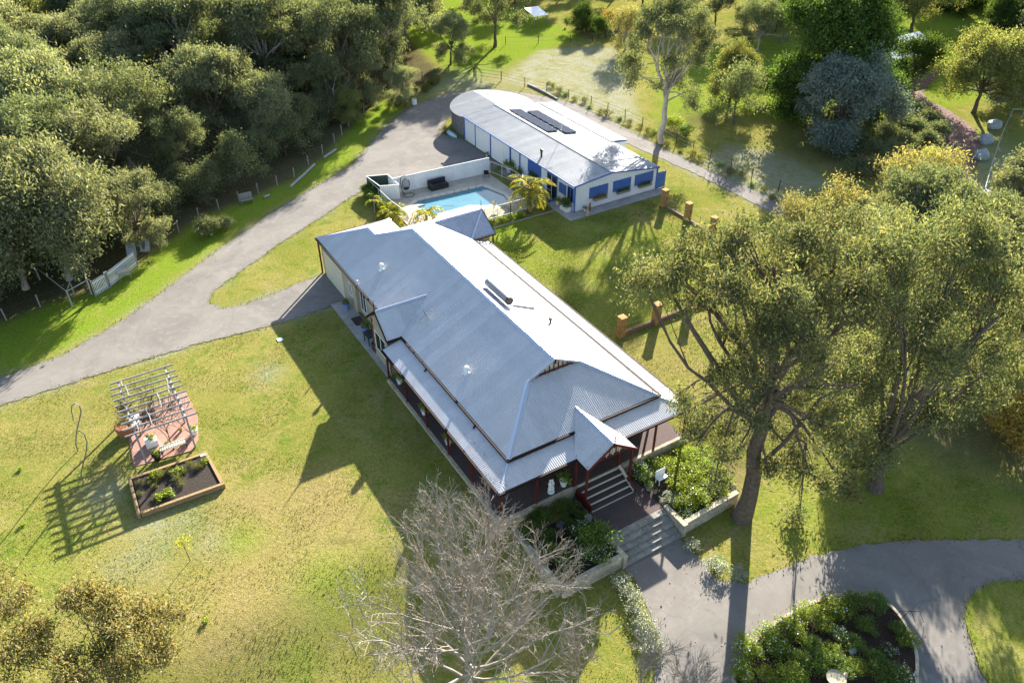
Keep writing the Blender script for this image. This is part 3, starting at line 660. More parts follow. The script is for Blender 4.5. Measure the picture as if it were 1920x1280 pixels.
def window(parent, x0, x1, z0, z1, axis, pos, sgn, mf='whitep'):
    """axis 'x': window in a wall x=pos spanning y; axis 'y': in a wall y=pos spanning x; sgn outward"""
    f = MB(); t = .07; d0, d1 = (pos+sgn*.02, pos+sgn*.07)
    lo, hi = min(d0, d1), max(d0, d1)
    def bx(mb, a, b, c, d, q0=lo, q1=hi): mb.box(q0, q1, a, b, c, d) if axis == 'x' else mb.box(a, b, q0, q1, c, d)
    bx(f, x0, x1, z1-t, z1); bx(f, x0, x1, z0, z0+t); bx(f, x0, x0+t, z0+t, z1-t); bx(f, x1-t, x1, z0+t, z1-t)
    m_ = (x0+x1)/2; bx(f, m_-.03, m_+.03, z0+t, z1-t)
    w_ = f.build('window', M[mf], parent)
    for a, b in ((x0+t, m_-.03), (m_+.03, x1-t)):
        p = MB(); bx(p, a, b, z0+t, z1-t, min(pos+sgn*.025, pos+sgn*.045), max(pos+sgn*.025, pos+sgn*.045)); p.build('pane', M['glass'], w_)
    return w_
window(house, 14.5, 16.3, .7, 2.2, 'x', -.85, -1)
# walls
wl = MB(); wl.box(.4, 10.2, .4, 22.3, -.9, 2.86); wl.build('wall', M['wall'], house)
gw = MB(); gw.box(.12, 6.0, 22.3, 29.3, -.3, 2.86); gw.box(6.003, 10.15, 22.303, 27.3, -.3, 2.86); gw.build('garage_wall', M['wallx'], house)
gd = MB().box(.07, .118, 24.75, 28.7, -.2, 2.25).build('garage_door', M['cream'], house)
for k in range(5): MB().box(.05, .068, 24.78, 28.67, -.17+k*.48, .28+k*.48).build('door_panel', M['cream'], gd)
MB().beam((-.02, 29.45, -.25), (-.02, 29.45, 2.85), .12, .12).build('post', M['maroon'], house)
window(house, 22.9, 23.5, .9, 2.1, 'x', .12, -1); window(house, 20.9, 22.0, .3, 2.2, 'x', .4, -1); window(house, 18.0, 19.2, .8, 2.1, 'x', .4, -1)
for y in (1.5, 5.0, 9.0): window(house, y, y+1.5, .5, 2.1, 'x', .4, -1)
for x in (1.0, 2.9, 6.9, 8.8): window(house, x, x+1.1, .4, 2.1, 'y', .4, -1)
fd = MB().box(4.75, 5.85, .34, .398, 0, 2.15).build('door', M['maroon'], house); MB().box(4.83, 4.87, .29, .338, 1.0, 1.1).build('handle', M['steel'], fd)
# verandah floor, edge blocks, posts
fl = MB(); fl.box(-1.3, .398, -1.3, 13.4, -.14, 0); fl.box(.4, W_+1.3, -1.3, .398, -.14, 0); fl.box(10.203, W_+1.3, .4, 22.8, -.14, 0); fl.build('verandah_floor', M['darkbrick'], house)
def block_wall(parent, a, b, zt, zb, th=.22, L=.62, hc=.25, m='stone', name='stone_block'):
    a = np.array(a, float); b = np.array(b, float); D = np.linalg.norm(b-a); t = (b-a)/D; n = max(1, int(round(D/L))); rows = max(1, int(round((zt-zb)/hc))); hh = (zt-zb)/rows
    for rI in range(rows):
        z1 = zt-rI*hh; off = 0 if rI % 2 == 0 else .5; cuts = [0]+[(k+off)*D/n for k in range(0 if off else 1, n)]+[D]
        cuts = sorted(set(round(c, 4) for c in cuts))
        for i in range(len(cuts)-1):
            j = random.uniform(-.012, .012); p = a+t*(cuts[i]+.006); q = a+t*(cuts[i+1]-.006)
            MB().beam((*p, z1-hh/2+j*.3), (*q, z1-hh/2+j*.3), th+j, hh-.012).build(name, M[m], parent)
ve = MB().box(-1.40, -1.30, -1.30, 13.4, -1.0, -.03).build('verandah_edge', M['stone'], house)
MB().box(-1.40, W_+1.4, -1.40, -1.303, -1.2, -.03).build('verandah_edge', M['stone'], house)
block_wall(ve, (-1.38, -1.38), (-1.38, 13.4), .02, -.5, .2); block_wall(ve, (-1.26, -1.38), (3.5, -1.38), .02, -.75, .2); block_wall(ve, (7.05, -1.38), (W_+1.4, -1.38), .02, -.75, .2)
for y in (13.45, 10.6, 7.7, 4.8, 1.9): MB().beam((-1.3, y, 0), (-1.3, y, HV+.02), .11, .11).build('post', M['maroon'], house)
for x in (-1.3, 1.05, 9.55, 11.9): MB().beam((x, -1.3, 0), (x, -1.3, HV+.02), .11, .11).build('post', M['maroon'], house)
for y in (1.6, 4.6, 7.6, 10.6, 13.6, 16.6, 19.6, 22.6): MB().beam((11.9, y, 0), (11.9, y, HV+.02), .11, .11).build('post', M['maroon'], house)
for x in (3.72, 6.86):
    MB().beam((x, -1.3, 0), (x, -1.3, 2.4), .12, .12).build('post', M['maroon'], house); MB().beam((x, -2.35, -.75), (x, -2.35, 2.4), .12, .12).build('post', M['maroon'], house)
# porch
PZ = 3.5; px0, px1, py = 3.6, 6.98, -2.58
PL = [(px0, py, 2.34), (XR, py, PZ), (XR, 1.25, PZ), (px0, -1.25, 2.34)]; PR = [(px1, py, 2.34), (XR, py, PZ), (XR, 1.25, PZ), (px1, -1.25, 2.34)]
pr_ = underlay('porch_roof', [PL, PR], house, M['soffit'], -.04); ps = (PZ-2.34)/(XR-px0)
sheets(pr_, PL, (0, -1, 0), (1, 0, ps), M['roof']); sheets(pr_, PR, (0, 1, 0), (-1, 0, ps), M['roof'])
cap((XR, py, PZ), (XR, 1.1, PZ), .14); finial((XR, py, PZ), .75)
for a, b in (((px0, py, 2.3), (XR, py, PZ-.04)), ((XR, py, PZ-.04), (px1, py, 2.3))): MB().beam(a, b, .05, .15).build('barge_board', M['maroon'], house)
pg = MB().beam((4.2, py+.08, 2.62), (6.38, py+.08, 2.62), .06, .1).build('porch_gable', M['maroon'], house)
for k in range(-4, 5):
    x = XR+k*.22; h = .82*(1-abs(k)*.22/1.25)
    MB().beam((x, py+.08, 2.66), (x, py+.08, 2.66+h), .05, .04).build('fret', M['maroon'] if k % 2 else M['cream'], pg)
pb = MB(); pb.add([(4.3, py+.16, 2.64), (6.28, py+.16, 2.64), (XR, py+.16, 3.33)], [(0, 1, 2)]); pb.build('gable_infill', M['cream'], pg)
# porch steps
st = MB()
for k in range(4): st.box(3.78, 6.82, -1.405-.375*(k+1), -1.402-.375*k if k else -1.402, -1.2, -.19*(k+1)+.0 if k < 3 else -.752)
steps = st.build('porch_steps', M['darkbrick'], house)
for k in range(5): MB().box(3.80, 6.80, -1.46-.375*k, -1.395-.375*k, -.19*k-.06, -.19*k+.012).build('nosing', M['cream'], steps)
for k in range(4): MB().beam((6.86, -1.38-.375*k, .05-.18*k-(.06 if k > 1 else 0)), (6.86, -1.78-.375*k, -.13-.18*k+(.0 if k > 1 else .03)), .16, .10).build('step_cap', M['cream'], steps)
MB().beam((3.70, -1.5, -.3), (3.70, -2.95, -.62), .1, .75).build('side_wall', M['maroon'], steps); MB().beam((6.88, -1.5, -.38), (6.88, -2.9, -.75), .1, .6).build('side_wall', M['maroon'], steps)
# roof fittings
def on_left(x, y): return plane(x, y, (-TS, 0, 1), HE)
def on_right(x, y): return plane(x, y, (TS, 0, 1), HE+TS*W_)
for (x, y), side, h in (((716, 506), 0, .55), ((875, 700), 0, .55)):
    p = on_left(x, y); v = MB().lathe([(.1, -.1), (.1, h*.55), (.16, h*.6), (.17, h*.85), (.1, h), (.0, h+.02)], 10, p).build('roof_vent', M['whitep'], house, smooth=False)
    MB().beam(p-np.array((.2, 0, .2*TS-.03)), p+np.array((.2, 0, .2*TS+.03)), .4, .02).build('flashing', M['alu'], v)
p = on_left(671, 533); MB().lathe([(.04, -.05), (.04, .25), (.07, .27), (.06, .34)], 8, p).build('vent_pipe', M['cream'], house)
p = on_right(1032, 606); MB().lathe([(.07, -.08), (.07, .28), (.13, .31), (.12, .42), (.0, .45)], 8, p).build('roof_vent', M['black'], house)
dn = MB(); dn.tube([(-.03, .05, 2.6), (-.25, .6, 2.62)], .04, 6); dn.build('downpipe', M['gutter'], house)
for y in (9.9, 3.6): MB().tube([(-.02, y, 2.82), (-.16, y-.1, 2.74), (-.3, y-.2, 2.7)], .05, 6).build('downpipe', M['gutter'], house)
# rear wing
RW = [(10.4, 23.0, 2.85), (12.75, 23.0, 2.85), (12.75, 25.15, 4.04), (8.4, 25.15, 4.04)]; RW2 = [(10.4, 27.3, 2.85), (12.75, 27.3, 2.85), (12.75, 25.15, 4.04), (8.4, 25.15, 4.04)]
rw = underlay('wing_roof', [RW, RW2], house, M['soffit']); M['roofd'] = mat('shaded_zinc_roof', (.33, .35, .40), .5, .4, .4, .15, 2.0, rnd=.05)  # darker zinc for the wing: the shade on its slopes is in the colour
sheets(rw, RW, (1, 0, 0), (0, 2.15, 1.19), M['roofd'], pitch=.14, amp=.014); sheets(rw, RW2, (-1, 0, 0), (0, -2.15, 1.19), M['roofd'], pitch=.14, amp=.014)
cap((8.4, 25.15, 4.04), (12.75, 25.15, 4.04), .14); finial((12.7, 25.15, 4.04), .8); cap((12.7, 25.1, 4.03), (10.55, 23.02, 2.87), .1)
MB().box(10.2, 12.4, 23.3, 27.0, -.3, 2.82).build('wing_wall', M['wall'], house); gut((10.5, 22.93, 2.85), (12.8, 22.93, 2.85))
for a, b in (((12.78, 23.0, 2.8), (12.78, 25.15, 4.0)), ((12.78, 25.15, 4.0), (12.78, 27.3, 2.8))): MB().beam(a, b, .05, .16).build('barge_board', M['gutter'], house)
MB().beam((12.6, 23.1, -.2), (12.6, 23.1, 2.8), .1, .1).build('post', M['maroon'], house)

# things on the roof
hp = on_right(915, 548); hq = on_right(948, 570)
hw = thing('water_heater', 'solar water heater with silver cylinder lying on the bright roof slope', 'water heater', (6.5, 11.6, 5.06))
MB().tube([(6.35, 13.0, 5.42), (6.35, 10.35, 5.42)], .27, 14).build('tank', M['steel'], hw, smooth=False)
MB().lathe([(.285, 0), (.285, .12), (.1, .14)], 12, (0, 0, 0)).build('end_cap', M['black'], hw, None) if False else None
MB().tube([(6.35, 10.36, 5.42), (6.35, 10.22, 5.42)], .29, 12).build('end_cap', M['black'], hw); MB().tube([(6.35, 13.0, 5.42), (6.35, 13.08, 5.42)], .28, 12).build('end_cap', M['grey'], hw)
tz = lambda x: HE+TS*(W_-x)
for i in range(2):
    ya = 10.42+i*1.3; pn = MB(); pn.add([(6.75, ya, tz(6.75)+.08), (8.5, ya, tz(8.5)+.08), (8.5, ya+1.2, tz(8.5)+.08), (6.75, ya+1.2, tz(6.75)+.08), (6.75, ya, tz(6.75)+.03), (8.5, ya, tz(8.5)+.03), (8.5, ya+1.2, tz(8.5)+.03), (6.75, ya+1.2, tz(6.75)+.03)], [(0, 1, 2, 3), (7, 6, 5, 4), (0, 4, 5, 1), (1, 5, 6, 2), (2, 6, 7, 3), (3, 7, 4, 0)])
    pn.build('collector', mat('collector_glass', (.62, .63, .65), .25, .5), hw)
    MB().tube([(6.75, ya+.02, tz(6.75)+.12), (8.5, ya+.02, tz(8.5)+.12)], .035 if i == 0 else .018, 6).build('pipe', M['grey'], hw)
MB().tube([(8.52, 10.4, tz(8.52)+.12), (8.52, 12.95, tz(8.52)+.1)], .015, 5).build('pipe', M['grey'], hw)
dp = on_left(797, 600); sdh = thing('satellite_dish', 'grey satellite dish on a bent mast beside the bay gable', 'satellite dish', dp)
MB().tube([dp+np.array((-.35, .25, -.2)), dp+np.array((-.15, .1, .2)), dp+np.array((0, 0, .36))], .025, 6).build('mast', M['grey'], sdh)
dsh = MB(); dc = Vector(dp)+Vector((0.02, 0, .48)); dd = Vector((.95, -.12, .42)).normalized(); a1 = dd.orthogonal().normalized(); a2 = dd.cross(a1)
for k in range(5):
    rr = .36*k/4
    for j in range(14):
        a = 2*math.pi*j/14; dsh.v.append(tuple(dc+(a1*math.cos(a)*rr+a2*math.sin(a)*rr)+dd*(rr*rr*.5)))
for k in range(4):
    for j in range(14): a = k*14+j; b = k*14+(j+1) % 14; dsh.f.append((a, b, b+14, a+14))
dsh.build('reflector', M['grey'], sdh, smooth=True); MB().tube([dc-a2*.3, dc+dd*.5], .015, 5).build('feed_arm', M['grey'], sdh); MB().ico(dc+dd*.52, .06, 1).build('receiver', M['grey'], sdh)
an = thing('television_antenna', 'thin aluminium television antenna standing on the roof ridge', 'antenna', (XR-.15, 15.2, HR-.06))
MB().tube([(XR-.15, 15.2, HR-.1), (XR-.15, 15.2, HR+1.75)], .02, 5).build('mast', M['alu'], an)
MB().tube([(XR-.85, 15.75, HR+1.72), (XR+.75, 14.6, HR+1.72)], .016, 5).build('boom', M['alu'], an)
for k, l in enumerate((.55, .5, .42, .36, .3, .26)):
    x = XR-.8+k*.28; y = 15.72-k*.2; MB().tube([(x-l*.35, y-l*.5, HR+1.74), (x+l*.35, y+l*.5, HR+1.74)], .009, 4).build('element', M['alu'], an)
# ================================================================ FRONT TERRACE, STEPS AND BEDS
struct(MB().box(3.5, 7.45, -4.78, -2.91, -1.5, -.752).build('terrace', M['darkbrick']))
ter2 = struct(MB().box(3.45, 3.77, -2.905, -1.41, -1.5, -.756).box(6.95, 7.45, -2.905, -1.41, -1.5, -.756).build('terrace', M['darkbrick']))
ls = thing('stone_steps', 'broad pale limestone steps rising from the forecourt to the brick terrace', 'steps', (5.4, -6.4, -1.5))
for k in range(5):
    ya, yb, zt = -4.79-.35*k, -4.79-.35*(k+1), -.745-.15*k
    cuts = np.linspace(3.5, 7.45, 7)+np.concatenate([[0], rng.uniform(-.12, .12, 5), [0]])
    for i in range(6):
        j = random.uniform(-.012, .012); MB().box(cuts[i]+.007, cuts[i+1]-.007, yb-.03, ya-.004, zt-.16, zt+j*.6).build('slab', M['slab'], ls)
    MB().box(3.5, 7.45, yb+.06, ya-.06, -1.55, zt-.161).build('riser', M['stone'], ls)
def bedwall(label, segs, zt=-.58, zb=-1.55):
    rw_ = thing('retaining_wall', label, 'wall', (*segs[0][0], -1.5))
    for a, b in segs:
        block_wall(rw_, a, b, zt-.07, zb, .24, .7, .29)
        A_ = np.array(a); B_ = np.array(b); D = np.linalg.norm(B_-A_); n = max(1, int(D/.75))
        for i in range(n):
            p = A_+(B_-A_)*(i/n+.004); q = A_+(B_-A_)*((i+1)/n-.004); MB().beam((*p, zt-.03), (*q, zt-.03), .30, .07).build('coping', M['stone'], rw_)
    return rw_
bedwall('cream limestone retaining wall of the shaded bed below the bare tree', [((3.35, -6.6), (3.35, -4.8)), ((3.2, -6.35), (-.55, -6.35)), ((-.7, -6.2), (-.7, -1.6))])
bedwall('cream limestone retaining wall running from the stone steps to the big gum trunk', [((7.6, -4.8), (7.6, -6.6)), ((7.75, -6.35), (11.9, -6.2))])
struct(MB().prism([(-.6, -6.25), (3.25, -6.25), (3.25, -4.75), (3.44, -4.75), (3.44, -1.42), (-.6, -1.42)], -1.6, -.82).build('garden_soil', M['soil']))
struct(MB().prism([(7.7, -6.25), (12.2, -6.1), (12.8, -3), (12.6, -1.42), (7.46, -1.42), (7.46, -4.75), (7.7, -4.75)], -1.6, -.84).build('garden_soil', M['soil']))
# ================================================================ SIDE PATH, POOL, YARD
for k in range(9):
    a = 13.9+k*1.17; struct(MB().box(-1.25, .1 if a > 17.2 else -.86, a, a+1.15, -.3, -.13).build('side_path', M['concrete']))
pd = struct(MB().box(9.5, 9.52, 33.4, 33.42, -.4, -.21).build('pool_deck', M['deck']))
gx = np.arange(9.55, 22.7, 1.2); gy = np.arange(30.4, 39.8, 1.17)
def poly_clip_out(cx_, cy_): return inpoly(np.array([cx_]), np.array([cy_]), POOLO)[0]
def offset(poly, d):
    n = len(poly); out = []
    for i in range(n):
        a, b, c = np.array(poly[i-1]), np.array(poly[i]), np.array(poly[(i+1) % n])
        n1 = np.array([(b-a)[1], -(b-a)[0]]); n1 = n1/np.linalg.norm(n1); n2 = np.array([(c-b)[1], -(c-b)[0]]); n2 = n2/np.linalg.norm(n2)
        m_ = n1+n2; m_ = m_/np.linalg.norm(m_); out.append(tuple(b+m_*d/max(.4, m_@n1)))
    return out
ar = sum(POOL[i][0]*POOL[(i+1) % len(POOL)][1]-POOL[(i+1) % len(POOL)][0]*POOL[i][1] for i in range(len(POOL)))
POOLO = offset(POOL, .42 if ar > 0 else -.42)
def clip_half(poly, f):
    out = []
    for i in range(len(poly)):
        a, b = poly[i], poly[(i+1) % len(poly)]; fa, fb = f(a), f(b)
        if fa >= 0: out.append(a)
        if fa*fb < 0: t = fa/(fa-fb); out.append((a[0]+(b[0]-a[0])*t, a[1]+(b[1]-a[1])*t))
    return out
DECKP = [(9.4, 42.3), (9.4, 33.2), (12.0, 30.6), (22.4, 30.2), (22.6, 39.5), (11.5, 40.0), (11.4, 41.6)]
for i in range(len(gx)-1):
    for j in range(len(gy)-1):
        cells = [(gx[i]+.01, gy[j]+.01), (gx[i+1]-.01, gy[j]+.01), (gx[i+1]-.01, gy[j+1]-.01), (gx[i]+.01, gy[j+1]-.01)]
        c = ((gx[i]+gx[i+1])/2, (gy[j]+gy[j+1])/2)
        if not inpoly(np.array([c[0]]), np.array([c[1]]), DECKP)[0]: continue
        ins = [inpoly(np.array([p[0]]), np.array([p[1]]), POOL)[0] for p in cells]
        if all(ins): continue
        polys = [cells]
        if any(inpoly(np.array([x]), np.array([y]), POOLO)[0] for x in np.linspace(gx[i], gx[i+1], 6) for y in np.linspace(gy[j], gy[j+1], 6)):
            polys = []; rest = cells; n = len(POOLO); sg = 1 if ar > 0 else -1
            for k in range(n):                           # keep what lies outside the coping (convex enough at slab size)
                a, b = POOLO[k], POOLO[(k+1) % n]
                f = lambda p, a=a, b=b: -sg*((b[0]-a[0])*(p[1]-a[1])-(b[1]-a[1])*(p[0]-a[0]))
                o_ = clip_half(rest, f) if rest else []
                if len(o_) > 2: polys.append(o_)
                rest = clip_half(rest, lambda p: -f(p)) if rest else []
                if len(rest) < 3: break
        for q in polys:
            if len(q) > 2: MB().prism(q, -.3, -.145+random.uniform(-.004, .004)).build('paver', M['deck'], pd)
n = len(POOL)
pool = thing('swimming_pool', 'angular swimming pool with pale coping and clear blue water', 'pool', (16, 35, -.2))
for k in range(n):
    a, b, c, d = POOL[k], POOL[(k+1) % n], POOLO[(k+1) % n], POOLO[k]; L = math.hypot(b[0]-a[0], b[1]-a[1]); m_ = max(1, int(L/.75))
    for i in range(m_):
        t0, t1 = i/m_+.004, (i+1)/m_-.004; ip = lambda p, q, t: (p[0]+(q[0]-p[0])*t, p[1]+(q[1]-p[1])*t)
        MB().prism([ip(a, b, t0), ip(a, b, t1), ip(d, c, t1), ip(d, c, t0)], -.32, -.125).build('coping', M['coping'], pool)
pw = MB()
for k in range(n): a, b = POOL[k], POOL[(k+1) % n]; pw.add([(*a, -1.7), (*b, -1.7), (*b, -.30), (*a, -.30)], [(0, 1, 2, 3)])
pw.prism(POOL, -1.75, -1.68); pw.build('basin', M['poolwall'], pool)
wt = MB(); wt.v = [(*p, -.24) for p in POOL]; wt.f = [tuple(range(n))] if ar > 0 else [tuple(range(n))[::-1]]; wt.build('water', M['water'], pool)
hz_ = MB().tube([(14.1+.9*math.cos(a), 34.6+.6*math.sin(a), -.235) for a in np.linspace(0, 5, 20)], .02, 5); hz_.build('cleaner_hose', M['palegrey'], pool)
# white sheet fence and bin enclosure
cf = thing('steel_fence', 'white ribbed steel fence along the back of the pool', 'fence', (16, 39.4, GZ))
sheets(cf, [(11.3, 39.85, -.2), (21.7, 39.35, -.2), (21.7, 39.35, 1.45), (11.3, 39.85, 1.45)], (10.4, -.5, 0), (0, 0, 1), M['white'], .2, .015, .8, 'panel', 8, True)
MB().beam((11.3, 39.85, 1.47), (21.7, 39.35, 1.47), .06, .05).build('rail', M['white'], cf)
for t in np.linspace(0, 1, 6): p = (11.3+10.4*t, 39.87-.5*t); MB().beam((*p, -.2), (*p, 1.5), .06, .06).build('post', M['white'] if t < 1 else M['blue'], cf)
en = thing('bin_enclosure', 'open topped white steel enclosure with dark green inside by the pool', 'enclosure', (10.2, 41, GZ))
EP = [(9.4, 42.0), (9.6, 39.3), (11.3, 38.6), (11.35, 41.3)]
for k in range(4):
    a, b = EP[k], EP[(k+1) % 4]; sheets(en, [(*a, -.2), (*b, -.2), (*b, 1.3), (*a, 1.3)], (b[0]-a[0], b[1]-a[1], 0), (0, 0, 1), M['white'] if k in (1,) else M['green'] if k in (0, 3) else M['white'], .2, .012, .8, 'panel', 8, True)
    MB().beam((*a, 1.31), (*b, 1.31), .06, .05).build('rail', M['whitep'], en)
def glass_fence(label, pts, h=1.2, m='pane', step=1.5):
    f = thing('pool_fence', label, 'fence', (*pts[0], GZ))
    for a, b in zip(pts[:-1], pts[1:]):
        a = np.array(a, float); b = np.array(b, float); L = np.linalg.norm(b-a); k = max(1, int(round(L/step)))
        for i in range(k+1): p = a+(b-a)*i/k; MB().beam((*p, -.2), (*p, h-.1), .05, .05).build('post', M['cream'], f)
        MB().beam((*a, h-.1), (*b, h-.1), .04, .05).build('rail', M['cream'], f); MB().beam((*a, 0), (*b, 0), .035, .035).build('rail', M['cream'], f)
        for i in range(k): p = a+(b-a)*(i+.04)/k; q = a+(b-a)*(i+.96)/k; MB().beam((*p, (h-.1)/2), (*q, (h-.1)/2), .01, h-.28).build('pane', M[m], f)
    return f
glass_fence('clear panelled pool fence with cream posts facing the lawn and palm', [(13.2, 30.3), (18.6, 30.15), (22.35, 30.2), (22.55, 33.9)])
glass_fence('clear panelled pool fence running from the white steel fence to the shed path', [(21.75, 39.3), (22.6, 36.0), (22.58, 34.1)])
glass_fence('clear panelled pool fence beside the leafy hedge and driveway', [(9.45, 41.9), (9.35, 36.5), (9.6, 33.3)])
# concrete paths round the shed
pth = struct(MB().box(22.7, 22.72, 30, 30.02, -.3, -.21).build('shed_path', M['concrete']))
for y in np.arange(26.2, 39, 1.3): 
    for x in (22.65,): MB().box(x, 23.88, y+.008, min(y+1.292, 39.2), -.3, -.135+random.uniform(-.004, .004)).build('paver', M['concrete'], pth)
for x in np.arange(23.9, 33.6, 1.3): MB().box(x+.008, min(x+1.292, 34.1), 26.2, 27.42, -.3, -.135+random.uniform(-.004, .004)).build('paver', M['concrete'], pth)
bm_ = MB().box(22.75, 23.85, 30.4, 32.6, -.14, -.12).build('door_mat', mat('blue_mat', (.06, .11, .22), .9, var=.3, nscale=8)); tag(bm_, 'blue outdoor mat before the shed glass door', 'mat')
# ================================================================ THE SHED
shed = thing('shed', 'long white steel shed with blue trim, blue shutters and roller doors', 'shed', (28.7, 38, GZ))
X0, X1, Y0, Y1, ZL, ZM, ZR, XM = 23.95, 33.75, 27.5, 48.7, 2.58, 2.98, 2.2, 28.05
sl1 = (ZM-ZL)/(XM-X0); sl2 = (ZM-ZR)/(X1-XM)
ROL = [(X0-.15, Y0-.15, ZL-.15*sl1), (X0-.15, Y1+.1, ZL-.15*sl1), (XM, Y1+.1, ZM), (XM, Y0-.15, ZM)]; ROR = [(X1+.12, Y0-.15, ZR-.12*sl2), (X1+.12, Y1+.1, ZR-.12*sl2), (XM, Y1+.1, ZM), (XM, Y0-.15, ZM)]
srf = underlay('shed_roof', [ROL, ROR], shed, M['soffit'], -.05)
sheets(srf, ROL, (0, -1, 0), (1, 0, sl1), M['shedroof'], .19, .014, .76, 'roof_sheet', 8, True); sheets(srf, ROR, (0, 1, 0), (-1, 0, sl2), M['shedroof'], .19, .014, .76, 'roof_sheet', 8, True)
MB().beam((XM, Y0-.16, ZM+.03), (XM, Y1+.1, ZM+.03), .3, .03).build('ridge_cap', M['shedroof'], shed)
wf = underlay('front_wall', [[(X0, Y0+.04, -.25), (X1, Y0+.04, -.25), (X1, Y0+.04, ZR), (XM, Y0+.04, ZM-.02), (X0, Y0+.04, ZL)]], shed, M['white'], 0)
sheets(wf, [(X0, Y0, -.2), (X1, Y0, -.2), (X1, Y0, ZR-.03), (XM, Y0, ZM-.05), (X0, Y0, ZL-.03)], (1, 0, 0), (0, 0, 1), M['white'], .2, .012, .8, 'wall_sheet', 8, True)
wsd = underlay('side_wall', [[(X0+.04, Y1, -.25), (X0+.04, Y0, -.25), (X0+.04, Y0, ZL-.02), (X0+.04, Y1, ZL-.02)]], shed, M['white'], 0)
sheets(wsd, [(X0, Y0, -.2), (X0, Y1, -.2), (X0, Y1, ZL-.04), (X0, Y0, ZL-.04)], (0, -1, 0), (0, 0, 1), M['white'], .2, .012, .8, 'wall_sheet', 8, True)
underlay('rear_wall', [[(X1, Y0, -.25), (X1, Y1, -.25), (X1, Y1, ZR-.03), (X1, Y0, ZR-.03)], [(X0, Y1, -.25), (X1, Y1, -.25), (X1, Y1, ZR-.03), (XM, Y1, ZM-.04), (X0, Y1, ZL-.03)]], shed, M['white'], 0)
def trim(a, b, w=.12, h=.12, m='blue', n='trim'): return MB().beam(a, b, w, h).build(n, M[m], shed)
trim((X0-.2, Y0-.16, ZL-.10), (X0-.2, Y1+.1, ZL-.10)); trim((X0-.15, Y0-.18, ZL-.09), (XM, Y0-.18, ZM-.06), .05, .16); trim((XM, Y0-.18, ZM-.06), (X1+.12, Y0-.18, ZR-.09), .05, .16)
trim((X0-.03, Y0-.03, -.2), (X0-.03, Y0-.03, ZL-.1)); trim((X1+.0, Y0-.03, -.2), (X1+.0, Y0-.03, ZR-.1))
for y, wd in ((48.6, .12), (46.15, .12), (42.85, .14), (38.8, .26), (37.0, .16)): trim((X0-.04, y, -.2), (X0-.04, y, ZL-.15), wd, .06)
for ya, yb in ((46.65, 48.4), (43.4, 46.0), (40.2, 42.7)):
    d = MB().box(X0-.035, X0-.015, ya, yb, -.19, 2.12).build('roller_door', M['whitep'], shed)
    for k in range(11): MB().box(X0-.05, X0-.036, ya+.03, yb-.03, -.18+k*.205, -.02+k*.205).build('slat', M['whitep'], d)
for ya, yb in ((37.1, 38.6),):
    MB().box(X0-.03, X0-.014, ya, yb, -.19, 2.2).build('wall_panel', M['whitep'], shed)
# blue shutters and windows on the side
def shutter(y0_, y1_, z0, z1):
    s = MB().box(X0-.06, X0-.016, y0_, y1_, z0, z1).build('shutter', M['blue'], shed); k = int((y1_-y0_)/.2)
    for i in range(k): a = y0_+(y1_-y0_)*(i+.12)/k; MB().box(X0-.085, X0-.061, a, a+(y1_-y0_)*.76/k, z0+.03, z1-.03).build('slat', M['blue'], s)
shutter(34.35, 35.5, .95, 2.2); shutter(33.15, 34.3, .95, 2.2); shutter(28.85, 30.0, .95, 1.95)
gdr = MB().box(X0-.07, X0-.016, 30.35, 32.05, -.13, 2.2).build('glass_door', M['blue'], shed)
for ya, yb in ((30.45, 31.17), (31.23, 31.95)):
    pn = MB().box(X0-.09, X0-.071, ya, yb, -.1, 2.1).build('door_leaf', M['glass'], gdr)
for z in (.5, 1.1, 1.6): MB().box(X0-.105, X0-.091, 31.25, 31.93, z, z+.04).build('bar', M['whitep'], gdr)
MB().box(X0-.10, X0-.072, 31.17, 31.23, -.1, 2.12).build('bar', M['whitep'], gdr)
window(shed, 26.9+.75, 28.6, .7, 2.1, 'x', X0-.015, -1, 'blue')
for xa, xb_ in ((25.6, 27.75), (28.35, 30.5), (31.0, 33.25)):
    s = MB().box(xa, xb_, Y0-.06, Y0-.016, .78, 1.88).build('shutter', M['blue'], shed); k = 11
    for i in range(k): a = xa+(xb_-xa)*(i+.1)/k; MB().box(a, a+(xb_-xa)*.8/k, Y0-.082, Y0-.061, .82, 1.85).build('slat', M['blue'], s)
fl_ = MB().lathe([(.1, -.2), (.1, .62), (.15, .64), (.15, .82), (.02, .86)], 10, (24.75, 34.4, 2.62)).build('flue', M['black'], shed)
# annex on the far side
AN = [(35.75, 34.8, 2.02), (35.75, 48.4, 2.02), (33.6, 48.4, 2.28), (33.6, 34.8, 2.28)]
anx = underlay('annex_roof', [AN], shed, M['soffit'], -.05); sheets(anx, AN, (0, 1, 0), (-2.15, 0, .26), M['shedroof'], .19, .014, .76, 'roof_sheet', 8, True)
aw = underlay('annex_wall', [[(33.76, 34.9, -.2), (35.65, 34.9, -.2), (35.65, 34.9, 2.0), (33.76, 34.9, 2.22)], [(35.65, 34.9, -.2), (35.65, 48.3, -.2), (35.65, 48.3, 2.0), (35.65, 34.9, 2.0)]], shed, M['white'], 0)
trim((33.8, 34.78, 2.1), (35.75, 34.78, 1.95), .05, .16)
MB().box(34.1, 35.4, 33.6, 33.62, -.2, 1.5) if False else None
ga = MB().box(33.85, 34.9, 27.45, 27.5, -.15, 1.5).build('blue_gate', M['blue']); tag(ga, 'solid blue gate between the shed corner and a stone pillar', 'gate')
